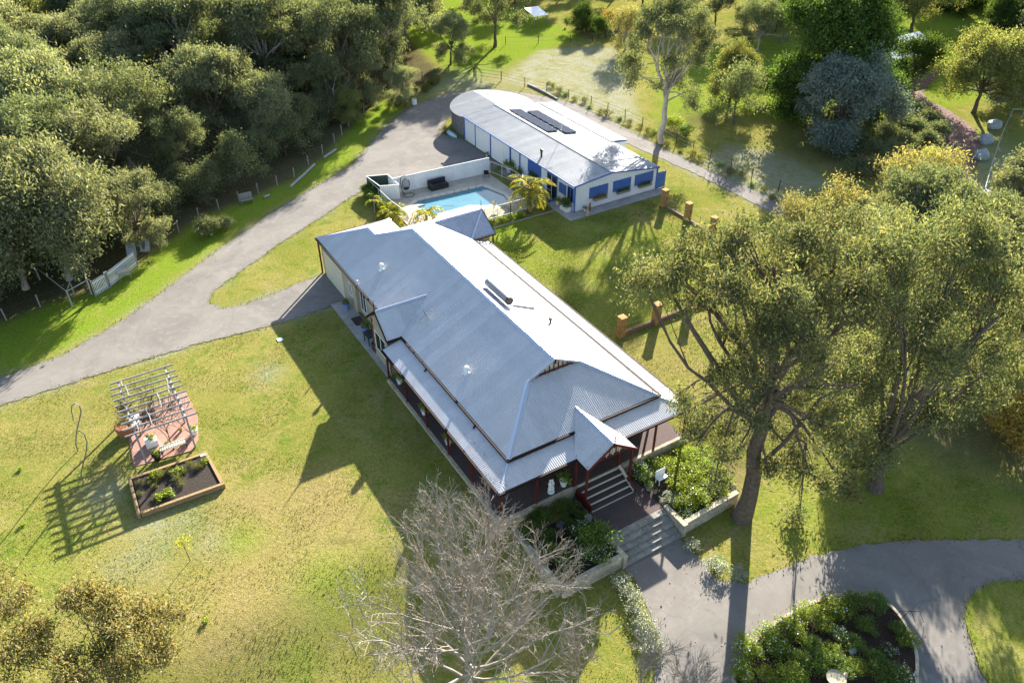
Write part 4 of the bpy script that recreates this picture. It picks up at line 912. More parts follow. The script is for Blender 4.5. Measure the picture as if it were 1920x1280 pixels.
# round tank with a low pitched iron roof behind the shed
tk = thing('water_tank', 'large round grey tank with low iron roof behind the shed', 'tank', (28.9, 51.0, GZ)); cx0, cy0, rt_ = 28.9, 50.9, 4.75
wm = MB(); nseg = 72
for j in range(nseg):
    a = 2*math.pi*j/nseg; q = rt_+(.03 if j % 2 else 0); wm.v += [(cx0+q*math.cos(a), cy0+q*math.sin(a), -.3), (cx0+q*math.cos(a), cy0+q*math.sin(a), 2.0)]
for j in range(nseg): a = 2*j; b = 2*((j+1) % nseg); wm.f.append((a, b, b+1, a+1))
wm.build('tank_wall', mat('weathered_board', (.22, .21, .20), .85, var=.5, nscale=3, bump=.3), tk)
TZ = lambda x: 2.02+.42*(1-abs(x-cx0)/rt_)
for sgn in (-1, 1):
    poly = [(cx0, cy0-rt_, TZ(cx0))]+[(cx0+sgn*(rt_+.15)*math.sin(a), cy0-(rt_+.15)*math.cos(a), TZ(cx0+sgn*(rt_+.15)*math.sin(a))) for a in np.linspace(.02, math.pi-.02, 30)]+[(cx0, cy0+rt_, TZ(cx0))]
    sheets(tk, poly, (0, sgn, 0), (-sgn, 0, .42/rt_), M['shedroof'], .19, .014, .76, 'roof_sheet', 8, True)
# solar panels
for row, (xa, xb_) in enumerate(((28.3, 29.8), (30.1, 31.6))):
    for k in range(7):
        ya = 38.3+k*1.08-row*.35; ya += .5 if row == 0 else 0
        z = lambda x: ZM-(x-XM)*sl2+.12
        sp_ = thing('solar_panel', 'dark blue solar panel in the two rows on the shed roof', 'solar panel', ((xa+xb_)/2, ya+.5, z((xa+xb_)/2)), 'solar panels on the shed roof')
        q = MB(); c8 = [(xa, ya), (xb_, ya), (xb_, ya+1.07), (xa, ya+1.07)]; q.v = [(x, y, z(x)-.04) for x, y in c8]+[(x, y, z(x)) for x, y in c8]; q.f = [(0, 3, 2, 1), (4, 5, 6, 7), (0, 1, 5, 4), (1, 2, 6, 5), (2, 3, 7, 6), (3, 0, 4, 7)]
        q.build('frame', M['black'], sp_)
        for i in range(2):
            x0_, x1_ = xa+.03+(xb_-xa-.04)*i/2, xa+.01+(xb_-xa-.04)*(i+1)/2; q = MB(); c4 = [(x0_, ya+.02), (x1_, ya+.02), (x1_, ya+1.05), (x0_, ya+1.05)]; q.v = [(x, y, z(x)+.03) for x, y in c4]; q.f = [(0, 1, 2, 3)]; q.build('cell_sheet', M['solar'], sp_)
a2_ = thing('television_antenna', 'slim bent antenna mast on the shed roof beside the solar panels', 'antenna', (28.6, 36.6, ZM-.05))
MB().tube([(28.6, 36.6, ZM-.1), (28.6, 36.6, ZM+1.2), (28.75, 36.7, ZM+2.2)], .025, 5).build('mast', M['alu'], a2_); MB().tube([(28.1, 37.0, ZM+2.2), (29.3, 36.3, ZM+2.2)], .02, 4).build('boom', M['alu'], a2_)
for k in range(5): MB().tube([(28.1+k*.25-.15, 37.0-k*.15-.25, ZM+2.21), (28.1+k*.25+.15, 37.0-k*.15+.25, ZM+2.21)], .012, 4).build('element', M['alu'], a2_)
# ================================================================ PILLARS AND FENCES
def pillar(x, y, label, h=1.75, s=.5):
    t = thing('stone_pillar', label, 'pillar', (x, y, float(hz(y))), 'rusty stone fence pillars'); z0 = float(hz(y))-.1
    MB().box(x-s/2, x+s/2, y-s/2, y+s/2, z0, z0+h).build('shaft', M['pillar'], t); MB().box(x-s/2-.03, x+s/2+.03, y-s/2-.03, y+s/2+.03, z0+h, z0+h+.09).build('cap', M['pillar'], t); return t
labs = ['rust stained square stone pillar touching the blue gate by the shed', 'rust stained square stone pillar second along from the blue gate', 'rust stained square stone pillar third along from the blue gate', 'rust stained square stone pillar fourth along from the blue gate']
for i, y in enumerate((24.1, 20.8, 17.5, 14.2)): pillar(31.95, y, labs[i])
for x, l in ((15.35, 'ochre square stone pillar beside the bright side verandah roof'), (18.65, 'ochre square stone pillar in the middle of the low brick wall'), (21.9, 'ochre square stone pillar at the end of the low wall under the gum')): pillar(x, 9.35, l)
lw_ = thing('low_wall', 'low brick wall with coping linking ochre pillars near the house', 'wall', (18, 9.35, GZ))
for a, b in ((15.6, 18.4), (18.9, 21.65), (22.15, 25.5)): block_wall(lw_, (a, 9.35), (b, 9.35), .15, -.3, .2, .5, .22, 'lowwall', 'brick')
def wire_fence(name, label, pts, h=1.1, wires=3, step=3.0, m='post', r=.05, zf=None, rail=None):
    f = thing(name, label, 'fence', (*pts[0], float(hz(pts[0][1])))); 
    for si, (a, b) in enumerate(zip(pts[:-1], pts[1:])):
        a = np.array(a, float); b = np.array(b, float); L = np.linalg.norm(b-a); k = max(1, int(round(L/step)))
        for i in range(0 if si == 0 else 1, k+1):
            p = a+(b-a)*i/k+rng.normal(size=2)*.03; z = float(hz(p[1])); MB().tube([(*p, z-.2), (p[0]+rng.normal()*.03, p[1]+rng.normal()*.03, z+h)], r, 6).build('post', M[m], f)
        za, zb = float(hz(a[1])), float(hz(b[1]))
        for w_ in range(wires): zz = h*(w_+.7)/wires; MB().tube([(*a, za+zz), (*b, zb+zz)], .012, 4).build('wire', M['wire'], f)
        if rail: MB().beam((*a, za+h-.05), (*b, zb+h-.05), .05, .09).build('rail', M[rail], f)
    return f
for a, b, l in ((23.85, 21.05, 'first'), (20.55, 17.75, 'second'), (17.25, 14.45, 'third'), (13.95, 5.0, 'fourth')):
    wire_fence('wire_fence', f'thin wire fence in the {l} gap of the pillar row by the shed', [(31.95, a), (31.95, b)], 1.1, 2, 1.5, 'wire', .02)
wire_fence('wire_fence', 'thin wire fence above the low brick wall by the house', [(12.2, 9.35), (25.5, 9.35)], 1.05, 2, 3.3, 'wire', .02)
lw2 = thing('low_wall', 'low brown brick edging between the pillars beside the ring road', 'wall', (31.95, 19, GZ))
for a, b in ((23.8, 21.1), (20.5, 17.8)): block_wall(lw2, (31.95, a), (31.95, b), .0, -.3, .18, .5, .3, 'lowwall', 'brick')
wire_fence('paddock_fence', 'wire fence on dark posts between the ring road and pale paddock', [(35.6, 67.5), (37.9, 64), (39.2, 60.3), (40.5, 57), (42.3, 50), (43.0, 44), (43.3, 38), (43.3, 30), (43.4, 24), (44, 14)], 1.25, 3, 3.1)
wire_fence('paddock_fence', 'wire fence on dark posts from the tree shade to the paddock corner', [(24, 68.5), (29, 69.5), (33.5, 70.5), (37.9, 64)], 1.2, 3, 3.3)
wire_fence('paddock_fence', 'wire fence on dark posts at the far garden edge of the paddock', [(47, 78), (56, 74), (62, 71), (68, 68)], 1.2, 2, 4)
lf = wire_fence('bush_fence', 'rough timber fence along the bush edge above the green verge', [tuple(p) for p in FENCE[1:]], 1.1, 2, 2.6, 'weather', .06, rail=None)
# ================================================================ TREES
PT = {}
PT['gum1'] = tree_proto(11, 10.5, 4.4, 9, M['gum'], M['bark'], dens=17, per=50, ll=.27, lw=.08, cr=.30, shell=.3, low=.42)
PT['gum2'] = tree_proto(12, 11.5, 3.9, 8, M['gumd'], M['bark'], dens=17, per=50, ll=.27, lw=.08, cr=.30, shell=.3, low=.42)
PT['gum3'] = tree_proto(13, 9.5, 4.8, 10, M['gum'], M['palebark'], dens=24, per=34, ll=.30, lw=.10, low=.4)
PT['gum4'] = tree_proto(14, 12.5, 4.0, 9, M['gumd'], M['palebark'], dens=16, per=50, ll=.28, lw=.085, cr=.32, shell=.3, low=.48)
PT['gumy'] = tree_proto(15, 9.0, 4.3, 9, M['gumy'], M['bark'], dens=24, per=34, ll=.28, lw=.09)
PT['gumr'] = tree_proto(16, 7.5, 3.2, 8, M['gumr'], M['palebark'], dens=20, per=26, ll=.26, lw=.08, shell=.35)
PT['tall'] = tree_proto(17, 17, 4.8, 11, M['gumd'], M['palebark'], dens=16, per=40, cr=.36, ll=.30, lw=.085, low=.5, r0=.36, rc=.34, twigs=6)
PT['cyp'] = tree_proto(18, 14.5, 6.6, 13, M['cypress'], M['bark'], dens=26, per=40, cr=.5, ll=.30, lw=.16, droop=-.3, low=.30, rc=.4, r0=.5)
PT['wat'] = tree_proto(19, 9.0, 5.4, 12, M['wattle'], M['bark'], dens=28, per=36, cr=.42, ll=.26, lw=.13, droop=.1, low=.34, rc=.36, r0=.25)
PT['dark'] = tree_proto(20, 6.0, 2.9, 8, M['cypress'], M['bark'], dens=34, per=30, cr=.34, ll=.22, lw=.10, droop=-.2, low=.42, rc=.45, r0=.22)
PT['olive'] = tree_proto(21, 9.0, 5.2, 11, M['gumy'], M['bark'], dens=18, per=30, cr=.42, ll=.26, lw=.11, droop=.2, low=.42, rc=.38, r0=.26)
PT['small'] = tree_proto(22, 4.2, 1.7, 6, M['gumd'], M['bark'], dens=40, per=24, cr=.28, ll=.18, lw=.07, low=.4, rc=.5, r0=.08, twigs=3)
PT['gumu'] = tree_proto(23, 3.6, 1.9, 7, M['gumd'], M['bark'], dens=36, per=26, cr=.3, ll=.2, lw=.07, low=.34, rc=.5, r0=.07, twigs=3)
def put(kind, x, y, s, label, group=None, name='gum_tree', rz=None, sz=1.0):
    return plant(name, PT[kind], (x, y, float(hz(y))), random.uniform(0, 6.28) if rz is None else rz, (s, s, s*sz), label, 'tree', group)
# bush left of the drive: key crowns first, then the rest of the wood
KEY = [('gum3', 120, 205, 7.5, 1.28), ('gum1', 225, 328, 5.2, 1.12), ('gum3', 50, 430, 5.6, 1.10), ('gum1', 430, 185, 5.6, 1.12), ('gum3', 535, 212, 4.0, .80), ('gum2', 640, 95, 7.0, 1.22),
       ('gumy', 30, 30, 7.0, 1.22), ('gum1', 712, 130, 4.8, .75), ('gum2', 390, 298, 3.2, .72), ('gum1', 300, 410, 3.4, .72), ('gum3', 140, 420, 5.3, 1.16), ('gum4', 330, 60, 8.7, 1.22), ('gum2', 60, 290, 7.5, 1.16),
       ('gum1', 580, 50, 8.1, 1.22), ('gum4', 480, 60, 8.7, 1.22), ('gumy', 690, 205, 1.8, .42), ('gum2', 610, 175, 3.4, .60), ('gum4', 720, 30, 8.7, 1.22), ('gum1', 190, 120, 7.5, 1.10), ('gum2', 10, 150, 7.5, 1.22)]
KLAB = {(225, 328): 'large full olive gum standing directly behind the wide picket panel', (50, 430): 'spreading olive gum reaching over the rough timber pen', (140, 420): 'spreading olive gum reaching over the narrow picket gate', (390, 298): 'dark gum rising behind the dark verge bushes', (300, 410): 'smaller olive gum beside the leaning metal sheets', (535, 212): 'broad olive gum behind the long verge log', (610, 175): 'dark gum behind the short pale log on the verge', (712, 130): 'olive gum at the bush edge by the white drum', (690, 205): 'small golden gum drooping over the verge before the driveway bend', (430, 185): 'large olive gum between the forked dead tree and the slatted seat', (120, 205): 'broad olive gum between the wide picket panel and the forked dead tree'}
KP = []
for i, (k, x, y, zc, s) in enumerate(KEY):
    p = at(x, y, zc)
    if (x, y) in KLAB: p = p+np.array((-1.7, 2.1, 0))
    KP.append(p[:2])
    lab = {'gum1': 'full crowned olive gum tree in the bush edge along the green verge', 'gum2': 'dark green gum tree in the bush edge along the green verge', 'gum3': 'broad spreading olive gum tree in the bush edge along the verge', 'gum4': 'tall dark gum tree rising behind the bush edge', 'gumy': 'golden green gum tree in the bush by the drive'}[k]
    put(k, p[0], p[1], s, KLAB.get((x, y), lab), 'gum trees of the bush edge')
PT['gum5'] = tree_proto(24, 13.0, 3.4, 9, M['gum'], M['palebark'], dens=18, per=46, ll=.27, lw=.08, cr=.34, shell=.3, low=.4, rc=.5)
PT['gum6'] = tree_proto(25, 10.0, 5.2, 12, M['gumd'], M['palebark'], dens=15, per=46, ll=.26, lw=.08, cr=.36, shell=.3, low=.36, rc=.32)
kinds = ['gum1', 'gum5', 'gum3', 'gum4', 'gum6', 'gum2']
DEADP = [at(x, y, .5)[:2] for x, y in ((300, 235), (345, 215), (610, 215))]; pts_ = list(KP)+DEADP+[d+np.array((-1.5, -3.0)) for d in DEADP]; r_ = np.random.default_rng(5); cnt = 0; trial = 0
while trial < 6000 and cnt < 95:
    trial += 1; x = r_.uniform(-52, 42); y = r_.uniform(38, 150)
    if not inpoly(np.array([x]), np.array([y]), FOREST)[0]: continue
    # keep clear of the fence and of trees already planted
    if min(np.hypot(*(np.array(f)-(x, y))) for f in FENCE) < 5.0: continue
    if min(np.hypot(q[0]-x, q[1]-y) for q in pts_) < 6.0: continue
    d = np.array([x, y, 6])-CAM; zc = d@_fw; sx = 960+FPX*(d@_rt)/zc; sy = 640-FPX*(d@_up)/zc
    if sx < -220 or sy < -260 or sx > 830: continue
    if sx > 760 and sy > -40: continue
    pts_.append((x, y)); cnt += 1; k = kinds[cnt % 6]
    put(k, x, y, r_.uniform(.9, 1.35), {'gum1': 'olive gum tree deep in the dense bush', 'gum2': 'dark green gum tree deep in the dense bush', 'gum3': 'broad olive gum tree deep in the dense bush', 'gum4': 'tall dark gum tree deep in the dense bush', 'gum5': 'tall narrow olive gum tree deep in the dense bush', 'gum6': 'wide ragged gum tree deep in the dense bush'}[k], 'gum trees deep in the bush')
us = np.random.default_rng(77)
for a_, b_ in zip(FENCE[1:-1], FENCE[2:]):
    a_, b_ = np.array(a_), np.array(b_); t_ = (b_-a_)/np.linalg.norm(b_-a_); nn_ = np.array([-t_[1], t_[0]])
    for k in range(max(1, int(np.linalg.norm(b_-a_)/2.6))):
        p = a_+(b_-a_)*us.random()+nn_*us.uniform(2.6, 5.0); put(['small', 'gumu'][k % 2], p[0], p[1], us.uniform(.8, 1.3), ['slim dark young gum in the shade behind the rough fence', 'low bushy young gum in the shade behind the rough fence'][k % 2], 'young gums behind the rough fence', 'young_gum')
def dead_tree(name, base, H, seed, label, lean=(0, 0), mt='deadwood', lv=4, spread=.55, r0=.16, kids=(3, 4), twig=.75, jit=.10, rmin=.011, first=.42):
    r = np.random.default_rng(seed); t = thing(name, label, 'tree', base); mb = MB(); tw = MB()
    def grow(p, d, L, rad, lev):
        d = d/np.linalg.norm(d); k = 5 if lev > 1 else 3; pts = [p]; dd = d.copy()
        for i in range(k): dd = dd+r.normal(size=3)*jit+np.array([0, 0, .06]); dd /= np.linalg.norm(dd); pts.append(pts[-1]+dd*L/k)
        (mb if lev > lv-2 else tw).tube(pts, [max(rmin, rad*(1-.55*i/k)) for i in range(k+1)], 6 if lev > 2 else 4 if lev > 1 else 3, False)
        if lev == 0: return
        n = r.integers(*kids)+ (0 if lev == 1 else 1 if lev < lv else 2)
        for j in range(n):
            t_ = r.uniform(.35, 1) if j else 1; q = np.array(pts[max(1, int(round(t_*k)))]); a = r.normal(size=3); a -= a@dd*dd; a /= np.linalg.norm(a)
            grow(q, dd+a*spread*r.uniform(.7, 1.5), L*twig*r.uniform(.7, 1.1), rad*(.5 if lev < lv else .55), lev-1)
    b = np.array(base, float); grow(b-np.array([0, 0, .2]), np.array([lean[0], lean[1], 1.0]), H*first, r0, lv)
    mb.build('trunk', M[mt], t); tw.build('branches', M[mt], t); return t
dt = [((300, 235), 9, 31, 'bare dead tree with pale forked limbs in the bush', (-.2, .1)), ((345, 215), 11, 32, 'tall bare dead gum with straight pale limbs amid the bush', (-.1, 0)), ((610, 215), 6, 33, 'small bare dead tree at the bush edge above the drive', (.3, -.1))]
for (x, y), H, sd_, l, ln in dt: p = at(x, y, .5); dead_tree('dead_tree', (p[0], p[1], GZ), H, sd_, l, ln, lv=3, kids=(2, 3), twig=.8, spread=.4)
# big gums on the right
def custom_tree(base, fork, clumps, r0, leafm, barkm, seed, label, dens=20, per=40, cr=.42, ll=.24, lw=.075, twigs=10, extra=(), name='gum_tree', sides=9, shell=.3):
    r = np.random.default_rng(seed); b = np.array(base, float); t = thing(name, label, 'tree', b)
    cl = [(*(np.array(c[:3])-b), *c[3:]) for c in clumps]; cc = clusters(r, cl, dens, shell, 0)
    V = foliage(r, cc, per, cr, ll, lw, .75, 1.0); o = link(bpy.data.objects.new('crown', quad_mesh('crown', V, leafm))); o.parent = t
    mb = wood(r, (0, 0, 0), np.array(fork)-b, cl, cc, r0, twigs, .30, sides)
    for pth_, ra in extra: mb.tube([np.array(q)-b for q in pth_], ra, 8)
    me_ = bpy.data.meshes.new('trunk'); me_.from_pydata(mb.v, [], mb.f); me_.materials.append(barkm); o2 = link(bpy.data.objects.new('trunk', me_)); o2.parent = t; return t
A = G(1390, 970)
ca = [(1245, 510, 1.7, 1), (1215, 545, 1.0, 0), (1290, 480, 1.4, 2), (1320, 540, 1.2, 2), (1400, 455, 1.7, 1), (1440, 500, 1.9, 3), (1380, 530, 1.5, -1), (1490, 470, 1.7, 2), (1520, 560, 2.0, 0), (1450, 590, 1.5, -2), (1570, 500, 1.8, 2), (1600, 590, 1.9, 1),
      (1540, 660, 1.8, 2), (1480, 720, 1.7, 1), (1385, 640, 1.2, 1), (1360, 700, 1.1, -1), (1335, 760, 1.0, 1), (1310, 820, .9, -1), (1375, 790, 1.2, 1.5), (1470, 830, 1.5, 1), (1540, 800, 1.7, 0), (1520, 890, 1.3, -1), (1575, 900, 1.2, 1), (1440, 890, .9, -1), (1290, 770, .9, 0), (1610, 720, 1.6, 2), (1270, 740, .7, -1), (1500, 960, .8, 0), (1560, 420, 1.5, 3), (1415, 770, 1.1, -2.2), (1400, 690, 1.2, -2), (1455, 640, 1.4, -2.6), (1375, 850, .9, -1.6), (1340, 900, .8, -1), (1445, 760, 1.2, 2), (1500, 640, 1.4, -2.5), (1470, 540, 1.4, -2.6), (1345, 620, .9, 1.5)]
cl = [(*atv(x, y, A, off), r, .85) for x, y, r, off in ca]
limb = [([atv(1418, 800, A), atv(1390, 760, A), atv(1345, 690, A, -.5), atv(1300, 620, A, -.3), atv(1265, 560, A)], [.2, .19, .16, .12, .07]),
        ([atv(1440, 700, A), atv(1452, 650, A), atv(1462, 570, A), atv(1450, 500, A)], [.26, .22, .15, .08]), ([atv(1435, 740, A), atv(1390, 650, A, .4), atv(1340, 590, A, .6)], [.16, .12, .05]),
        ([atv(1415, 880, A), atv(1470, 830, A), atv(1540, 745, A, .5), atv(1600, 720, A, 1)], [.14, .12, .09, .04])]
custom_tree(A, atv(1441, 700, A), cl, .50, M['guma'], M['bark'], 41, 'huge gum tree with thick dark trunk beside the limestone retaining wall', extra=limb, dens=19, per=48, cr=.27, ll=.22, lw=.065)
B = G(1640, 915)
cb = [(1650, 470, 2.0, 2), (1720, 440, 1.9, 3), (1800, 450, 2.2, 4), (1880, 450, 2.2, 4), (1690, 560, 2.2, 1), (1780, 540, 2.3, 2), (1870, 540, 2.3, 3), (1640, 660, 1.9, 1), (1730, 650, 2.2, 0), (1830, 640, 2.1, 2), (1920, 560, 2.0, 3), (1690, 750, 1.8, 1), (1790, 730, 1.8, 1), (1600, 780, 1.6, 1), (1590, 880, 1.4, 0), (1650, 840, 1.2, -1), (1850, 720, 1.5, 2), (1880, 640, 1.5, 4), (1610, 840, 1.3, 2), (1740, 790, 1.2, 0)]
cl = [(*atv(x, y, B, off), r, .85) for x, y, r, off in cb]
limb = [([atv(1650, 860, B), atv(1697, 770, B), atv(1790, 667, B), atv(1873, 594, B, .5)], [.26, .22, .16, .07]), ([atv(1652, 850, B), atv(1680, 720, B), atv(1700, 620, B)], [.22, .16, .06])]
custom_tree(B, atv(1655, 840, B), cl, .42, M['guma'], M['bark'], 42, 'wide dense gum tree with leaning limbs over the shaded front lawn', extra=limb, dens=18, per=46, cr=.30, ll=.23, lw=.07)
T = [('tall', 1240, 268, 1.0, 'tall slender gum tree with pale painted trunk base beyond the ring road', 'gum_tree'), ('cyp', 1530, 215, 1.05, 'massive dark evergreen tree with bright green top beyond the paddock', 'evergreen_tree'),
     ('wat', 1570, 262, 1.0, 'blue grey feathery wattle tree in front of the massive evergreen', 'wattle_tree'), ('small', 1375, 232, 1.6, 'slim dark young tree on the green paddock by the road', 'young_tree'), ('gumy', 1368, 190, .72, 'yellow green rounded tree beside the tall slender gum', 'gum_tree'),
     ('gum2', 928, 88, 1.15, 'dark dome shaped gum above the pale paddock with long root shadows', 'gum_tree'), ('gum1', 845, 122, .72, 'young upright gum tree at the corner of the bush and paddock', 'gum_tree'), ('gumr', 1172, 95, .85, 'thin open tree at the far edge of the pale paddock', 'gum_tree'),
     ('olive', 1708, 62, 1.1, 'spreading tree with reddish crown behind the neighbouring white roof', 'tree'), ('dark', 1704, 166, 1.15, 'small dark leaning evergreen beside the white roofed neighbour house', 'evergreen_tree'), ('olive', 1825, 212, 1.05, 'golden olive spreading tree beside the red gravel track', 'tree'),
     ('wat', 1912, 190, .9, 'blue green spreading tree beside the netted boulders fence', 'wattle_tree'), ('gumr', 1690, 440, 1.1, 'sparse russet gum with dead branches beside the red gravel track', 'gum_tree'), ('gumr', 1570, 505, .95, 'russet tipped gum tree beyond the wire fence of the ring road', 'gum_tree'),
     ('gumr', 1492, 480, .7, 'small russet tipped gum at the end of the ring road fence', 'gum_tree'), ('gum2', 1790, 560, .85, 'dark gum tree standing behind the wide dense gum', 'gum_tree'), ('gum1', 1900, 480, .9, 'olive gum tree near the lower end of the red gravel track', 'gum_tree'), ('gum1', 1640, 530, .75, 'olive gum tree standing between the russet gum and the wide dense gum', 'gum_tree'),
     ('dark', 1090, 62, .75, 'round dark fruit tree in the far vegetable garden', 'fruit_tree'), ('dark', 1122, 72, .55, 'small dark fruit tree next to a timber gate in the far garden', 'fruit_tree'), ('gumy', 1455, 60, 1.0, 'yellow green gum between the tall gum and the massive evergreen', 'gum_tree'), ('gum4', 1400, 30, 1.0, 'tall dark gum on the far side of the paddocks', 'gum_tree'),
     ('wat', 1640, 20, .9, 'grey green tree behind the massive evergreen', 'wattle_tree'), ('cyp', 1800, 25, .75, 'dark rounded evergreen beyond the neighbouring lawn', 'evergreen_tree'), ('olive', 1905, 70, 1.0, 'golden autumn tree at the far end of the gravel track lawn', 'tree'), ('gum4', 1300, -30, 1.0, 'tall gum on the far skyline behind the slender gum', 'gum_tree'),
     ('gum2', 870, 10, 1.0, 'dark gum on bright grass beyond the bush corner', 'gum_tree'), ('gum4', 800, 60, .9, 'tall gum at the bush corner above the ring road', 'gum_tree'), ('gum1', 1000, -25, 1.0, 'olive gum behind the white shelter of the far garden', 'gum_tree'), ('gum4', 1560, -30, 1.1, 'tall dark gum far behind the massive evergreen', 'gum_tree'), ('gum2', 1720, -40, 1.1, 'dark gum far behind the spreading reddish tree', 'gum_tree'), ('gum2', 1130, -60, 1.1, 'dark gum beyond the far garden paddock', 'gum_tree'), ('gum1', 760, 200, .5, 'small drooping tree over the verge near the rubbish drum', 'gum_tree')]
for k, x, y, s, l in (('gum1', 38, -3, 1.0, 'olive gum beyond the orange bush at the lawn border'), ('gum2', 41, -9, 1.1, 'dark gum beyond the orange bush at the lawn border'), ('gum6', 29, -2.5, .78, 'ragged gum beside the shaded front lawn nearest the orange bush'), ('gum1', 33, 2, .85, 'olive gum behind the wide dense gum by the ring road end'), ('gum4', 39, 3, .85, 'tall dark gum beside the end of the ring road')): put(k, x, y, s, l)
T += [('gum2', 1060, -12, 1.0, 'dark gum above the far vegetable garden', 'gum_tree'), ('gum1', 1205, 12, .9, 'olive gum by the far corner of the pale paddock', 'gum_tree'), ('gum2', 965, 8, .8, 'dark gum behind the white shelter', 'gum_tree'), ('gum4', 1150, 2, .8, 'tall dark gum behind the timber rail gate', 'gum_tree'), ('gum6', 1420, 95, .8, 'ragged gum tree touching the crown of the massive evergreen', 'gum_tree'), ('cyp', 1480, 25, .7, 'dark evergreen in the far tree line behind the yellow green gum', 'evergreen_tree'), ('gum2', 1610, -5, 1.0, 'dark gum in the far tree line behind the grey green tree', 'gum_tree'), ('cyp', 1745, 5, .7, 'dark evergreen next to the spreading reddish tree', 'evergreen_tree'), ('gum2', 1850, 30, .95, 'dark gum behind the golden olive spreading tree', 'gum_tree'), ('cyp', 1880, 110, .6, 'low dark evergreen behind the golden olive tree', 'evergreen_tree'), ('gum4', 1935, 130, .9, 'tall gum at the border of the gravel track lawn', 'gum_tree'), ('gum2', 1340, 60, .9, 'dark gum behind the yellow green rounded tree', 'gum_tree'), ('gum1', 1280, 30, .9, 'olive gum beyond the tall slender gum', 'gum_tree')]
for k, x, y, s, l, nm in T:
    p = G(x, y); put(k, p[0], p[1], s, l, None, nm)
r_ = np.random.default_rng(9); far_ = []
while len(far_) < 60:                                    # trees on the far land behind everything
    x, y = r_.uniform(-60, 230), r_.uniform(40, 230); d = np.array([x, y, 5])-CAM; zc = d@_fw; sx = 960+FPX*(d@_rt)/zc; sy = 640-FPX*(d@_up)/zc
    if not (-100 < sx < 2050 and -330 < sy < -25): continue
    if far_ and min(np.hypot(q[0]-x, q[1]-y) for q in far_) < 6.5: continue
    far_.append((x, y)); k = ['gum4', 'gum2', 'olive', 'cyp', 'gum1', 'wat'][len(far_) % 6]
    put(k, x, y, r_.uniform(.6, 1.0), {'gum4': 'tall dark tree in the distant woodland', 'gum2': 'dark green tree in the distant woodland', 'olive': 'golden spreading tree in the distant woodland', 'cyp': 'massive evergreen in the distant woodland', 'gum1': 'olive tree in the distant woodland', 'wat': 'blue grey tree in the distant woodland'}[k], 'trees of the distant woodland', 'woodland_tree')
# near corner gum with russet leaves
p0 = at(170, 1230, 2.2); b0 = (p0[0]+.2, p0[1]-1.6); zb = float(hz(b0[1])); Bc = np.array([b0[0], b0[1], zb])
cl = [(*(at(x, y, z)), r, .8) for x, y, z, r in ((60, 1200, 4.0, 1.0), (130, 1130, 4.6, 1.0), (200, 1120, 4.6, 1.0), (270, 1150, 4.2, .95), (310, 1210, 3.8, .8), (200, 1200, 4.5, 1.1), (110, 1260, 4.2, 1.1), (240, 1260, 4.0, .9), (20, 1130, 4.2, .7), (-20, 1240, 4.2, 1.0), (330, 1150, 3.6, .5))]
custom_tree(Bc, Bc+np.array([0, .2, 1.5]), cl, .16, M['gumr'], M['bark'], 44, 'small russet tipped gum at the corner of the open lawn', dens=60, per=38, cr=.24, ll=.20, lw=.06, twigs=8, shell=.25)
p0 = at(-30, 1080, 2.0); custom_tree((p0[0], p0[1], float(hz(p0[1]))), (p0[0], p0[1], 1.5), [(*at(-10, 1110, 3.6), 1.0, .8), (*at(10, 1080, 3.8), .7, .8), (*at(-40, 1150, 3.6), 1.0, .8)], .12, M['gumr'], M['bark'], 45, 'second russet gum overhanging the edge of the open lawn', dens=30, per=24, cr=.3, ll=.2, lw=.055)
# bare deciduous trees
def bare_crown(base, H, Rr, seed, label, nl=30):
    """leafless tree: leader, limbs out to a domed envelope, branches, twigs and twiglets"""
    r = np.random.default_rng(seed); t = thing('bare_tree', label, 'tree', base); big = MB(); sm = MB(); b = np.array(base, float)
    def path(p, d, L, k, wob):
        d = d/np.linalg.norm(d); out = [p]
        for i in range(k): d = d+r.normal(size=3)*wob+np.array([0, 0, .05]); d /= np.linalg.norm(d); out.append(out[-1]+d*L/k)
        return out, d
    def side(d, a=.6, up=.2):
        q = r.normal(size=3); q -= q@d*d; q /= np.linalg.norm(q); return d*.75+q*a+np.array([0, 0, up])
    def sprout(pts, d, L, n, lev, rad):
        for j in range(n):
            u = r.uniform(.2, 1) if j else 1; f = u*(len(pts)-1); a = int(min(f, len(pts)-2)); p = np.array(pts[a])+(np.array(pts[a+1])-np.array(pts[a]))*(f-a)
            l2 = L*r.uniform(.65, 1.15)*(1.15-.45*u); pp, d2 = path(p, side(d, r.uniform(.45, .95)), l2, 4 if lev else 3, .09)
            (big if lev == 2 else sm).tube(pp, [max(.0065, rad*(1-.7*i/(len(pp)-1))) for i in range(len(pp))], 5 if lev == 2 else 3, False)
            if lev: sprout(pp, d2, l2*.58, (5 if lev == 2 else 3)+int(r.integers(0, 3)), lev-1, rad*.5)
    lead, d0 = path(b-np.array([0, 0, .25]), np.array([.02, .02, 1.0]), H*.9, 9, .04); big.tube(lead, [.24*(1-.85*i/9) for i in range(10)], 8); sprout(lead[5:], d0, H*.16, 12, 2, .03)
    for i in range(nl):
        f = 1.3+(i/nl)*5.4; a = int(f); p = np.array(lead[a])+(np.array(lead[a+1])-np.array(lead[a]))*(f-a); az = 2.399*i+r.uniform(-.3, .3); el = R(24+44*i/nl+r.uniform(-9, 9)); L = Rr*(1.0-.42*i/nl)*r.uniform(.85, 1.15)
        pp, d = path(p, np.array([math.cos(az)*math.cos(el), math.sin(az)*math.cos(el), math.sin(el)]), L, 7, .10); rad = .075*(1.1-.5*i/nl)
        big.tube(pp, [rad*(1-.8*k/7) for k in range(8)], 6, False); sprout(pp, d, L*.40, 10, 2, rad*.42)
    big.build('trunk', M['twig'], t); sm.build('twigs', M['twig'], t); return t
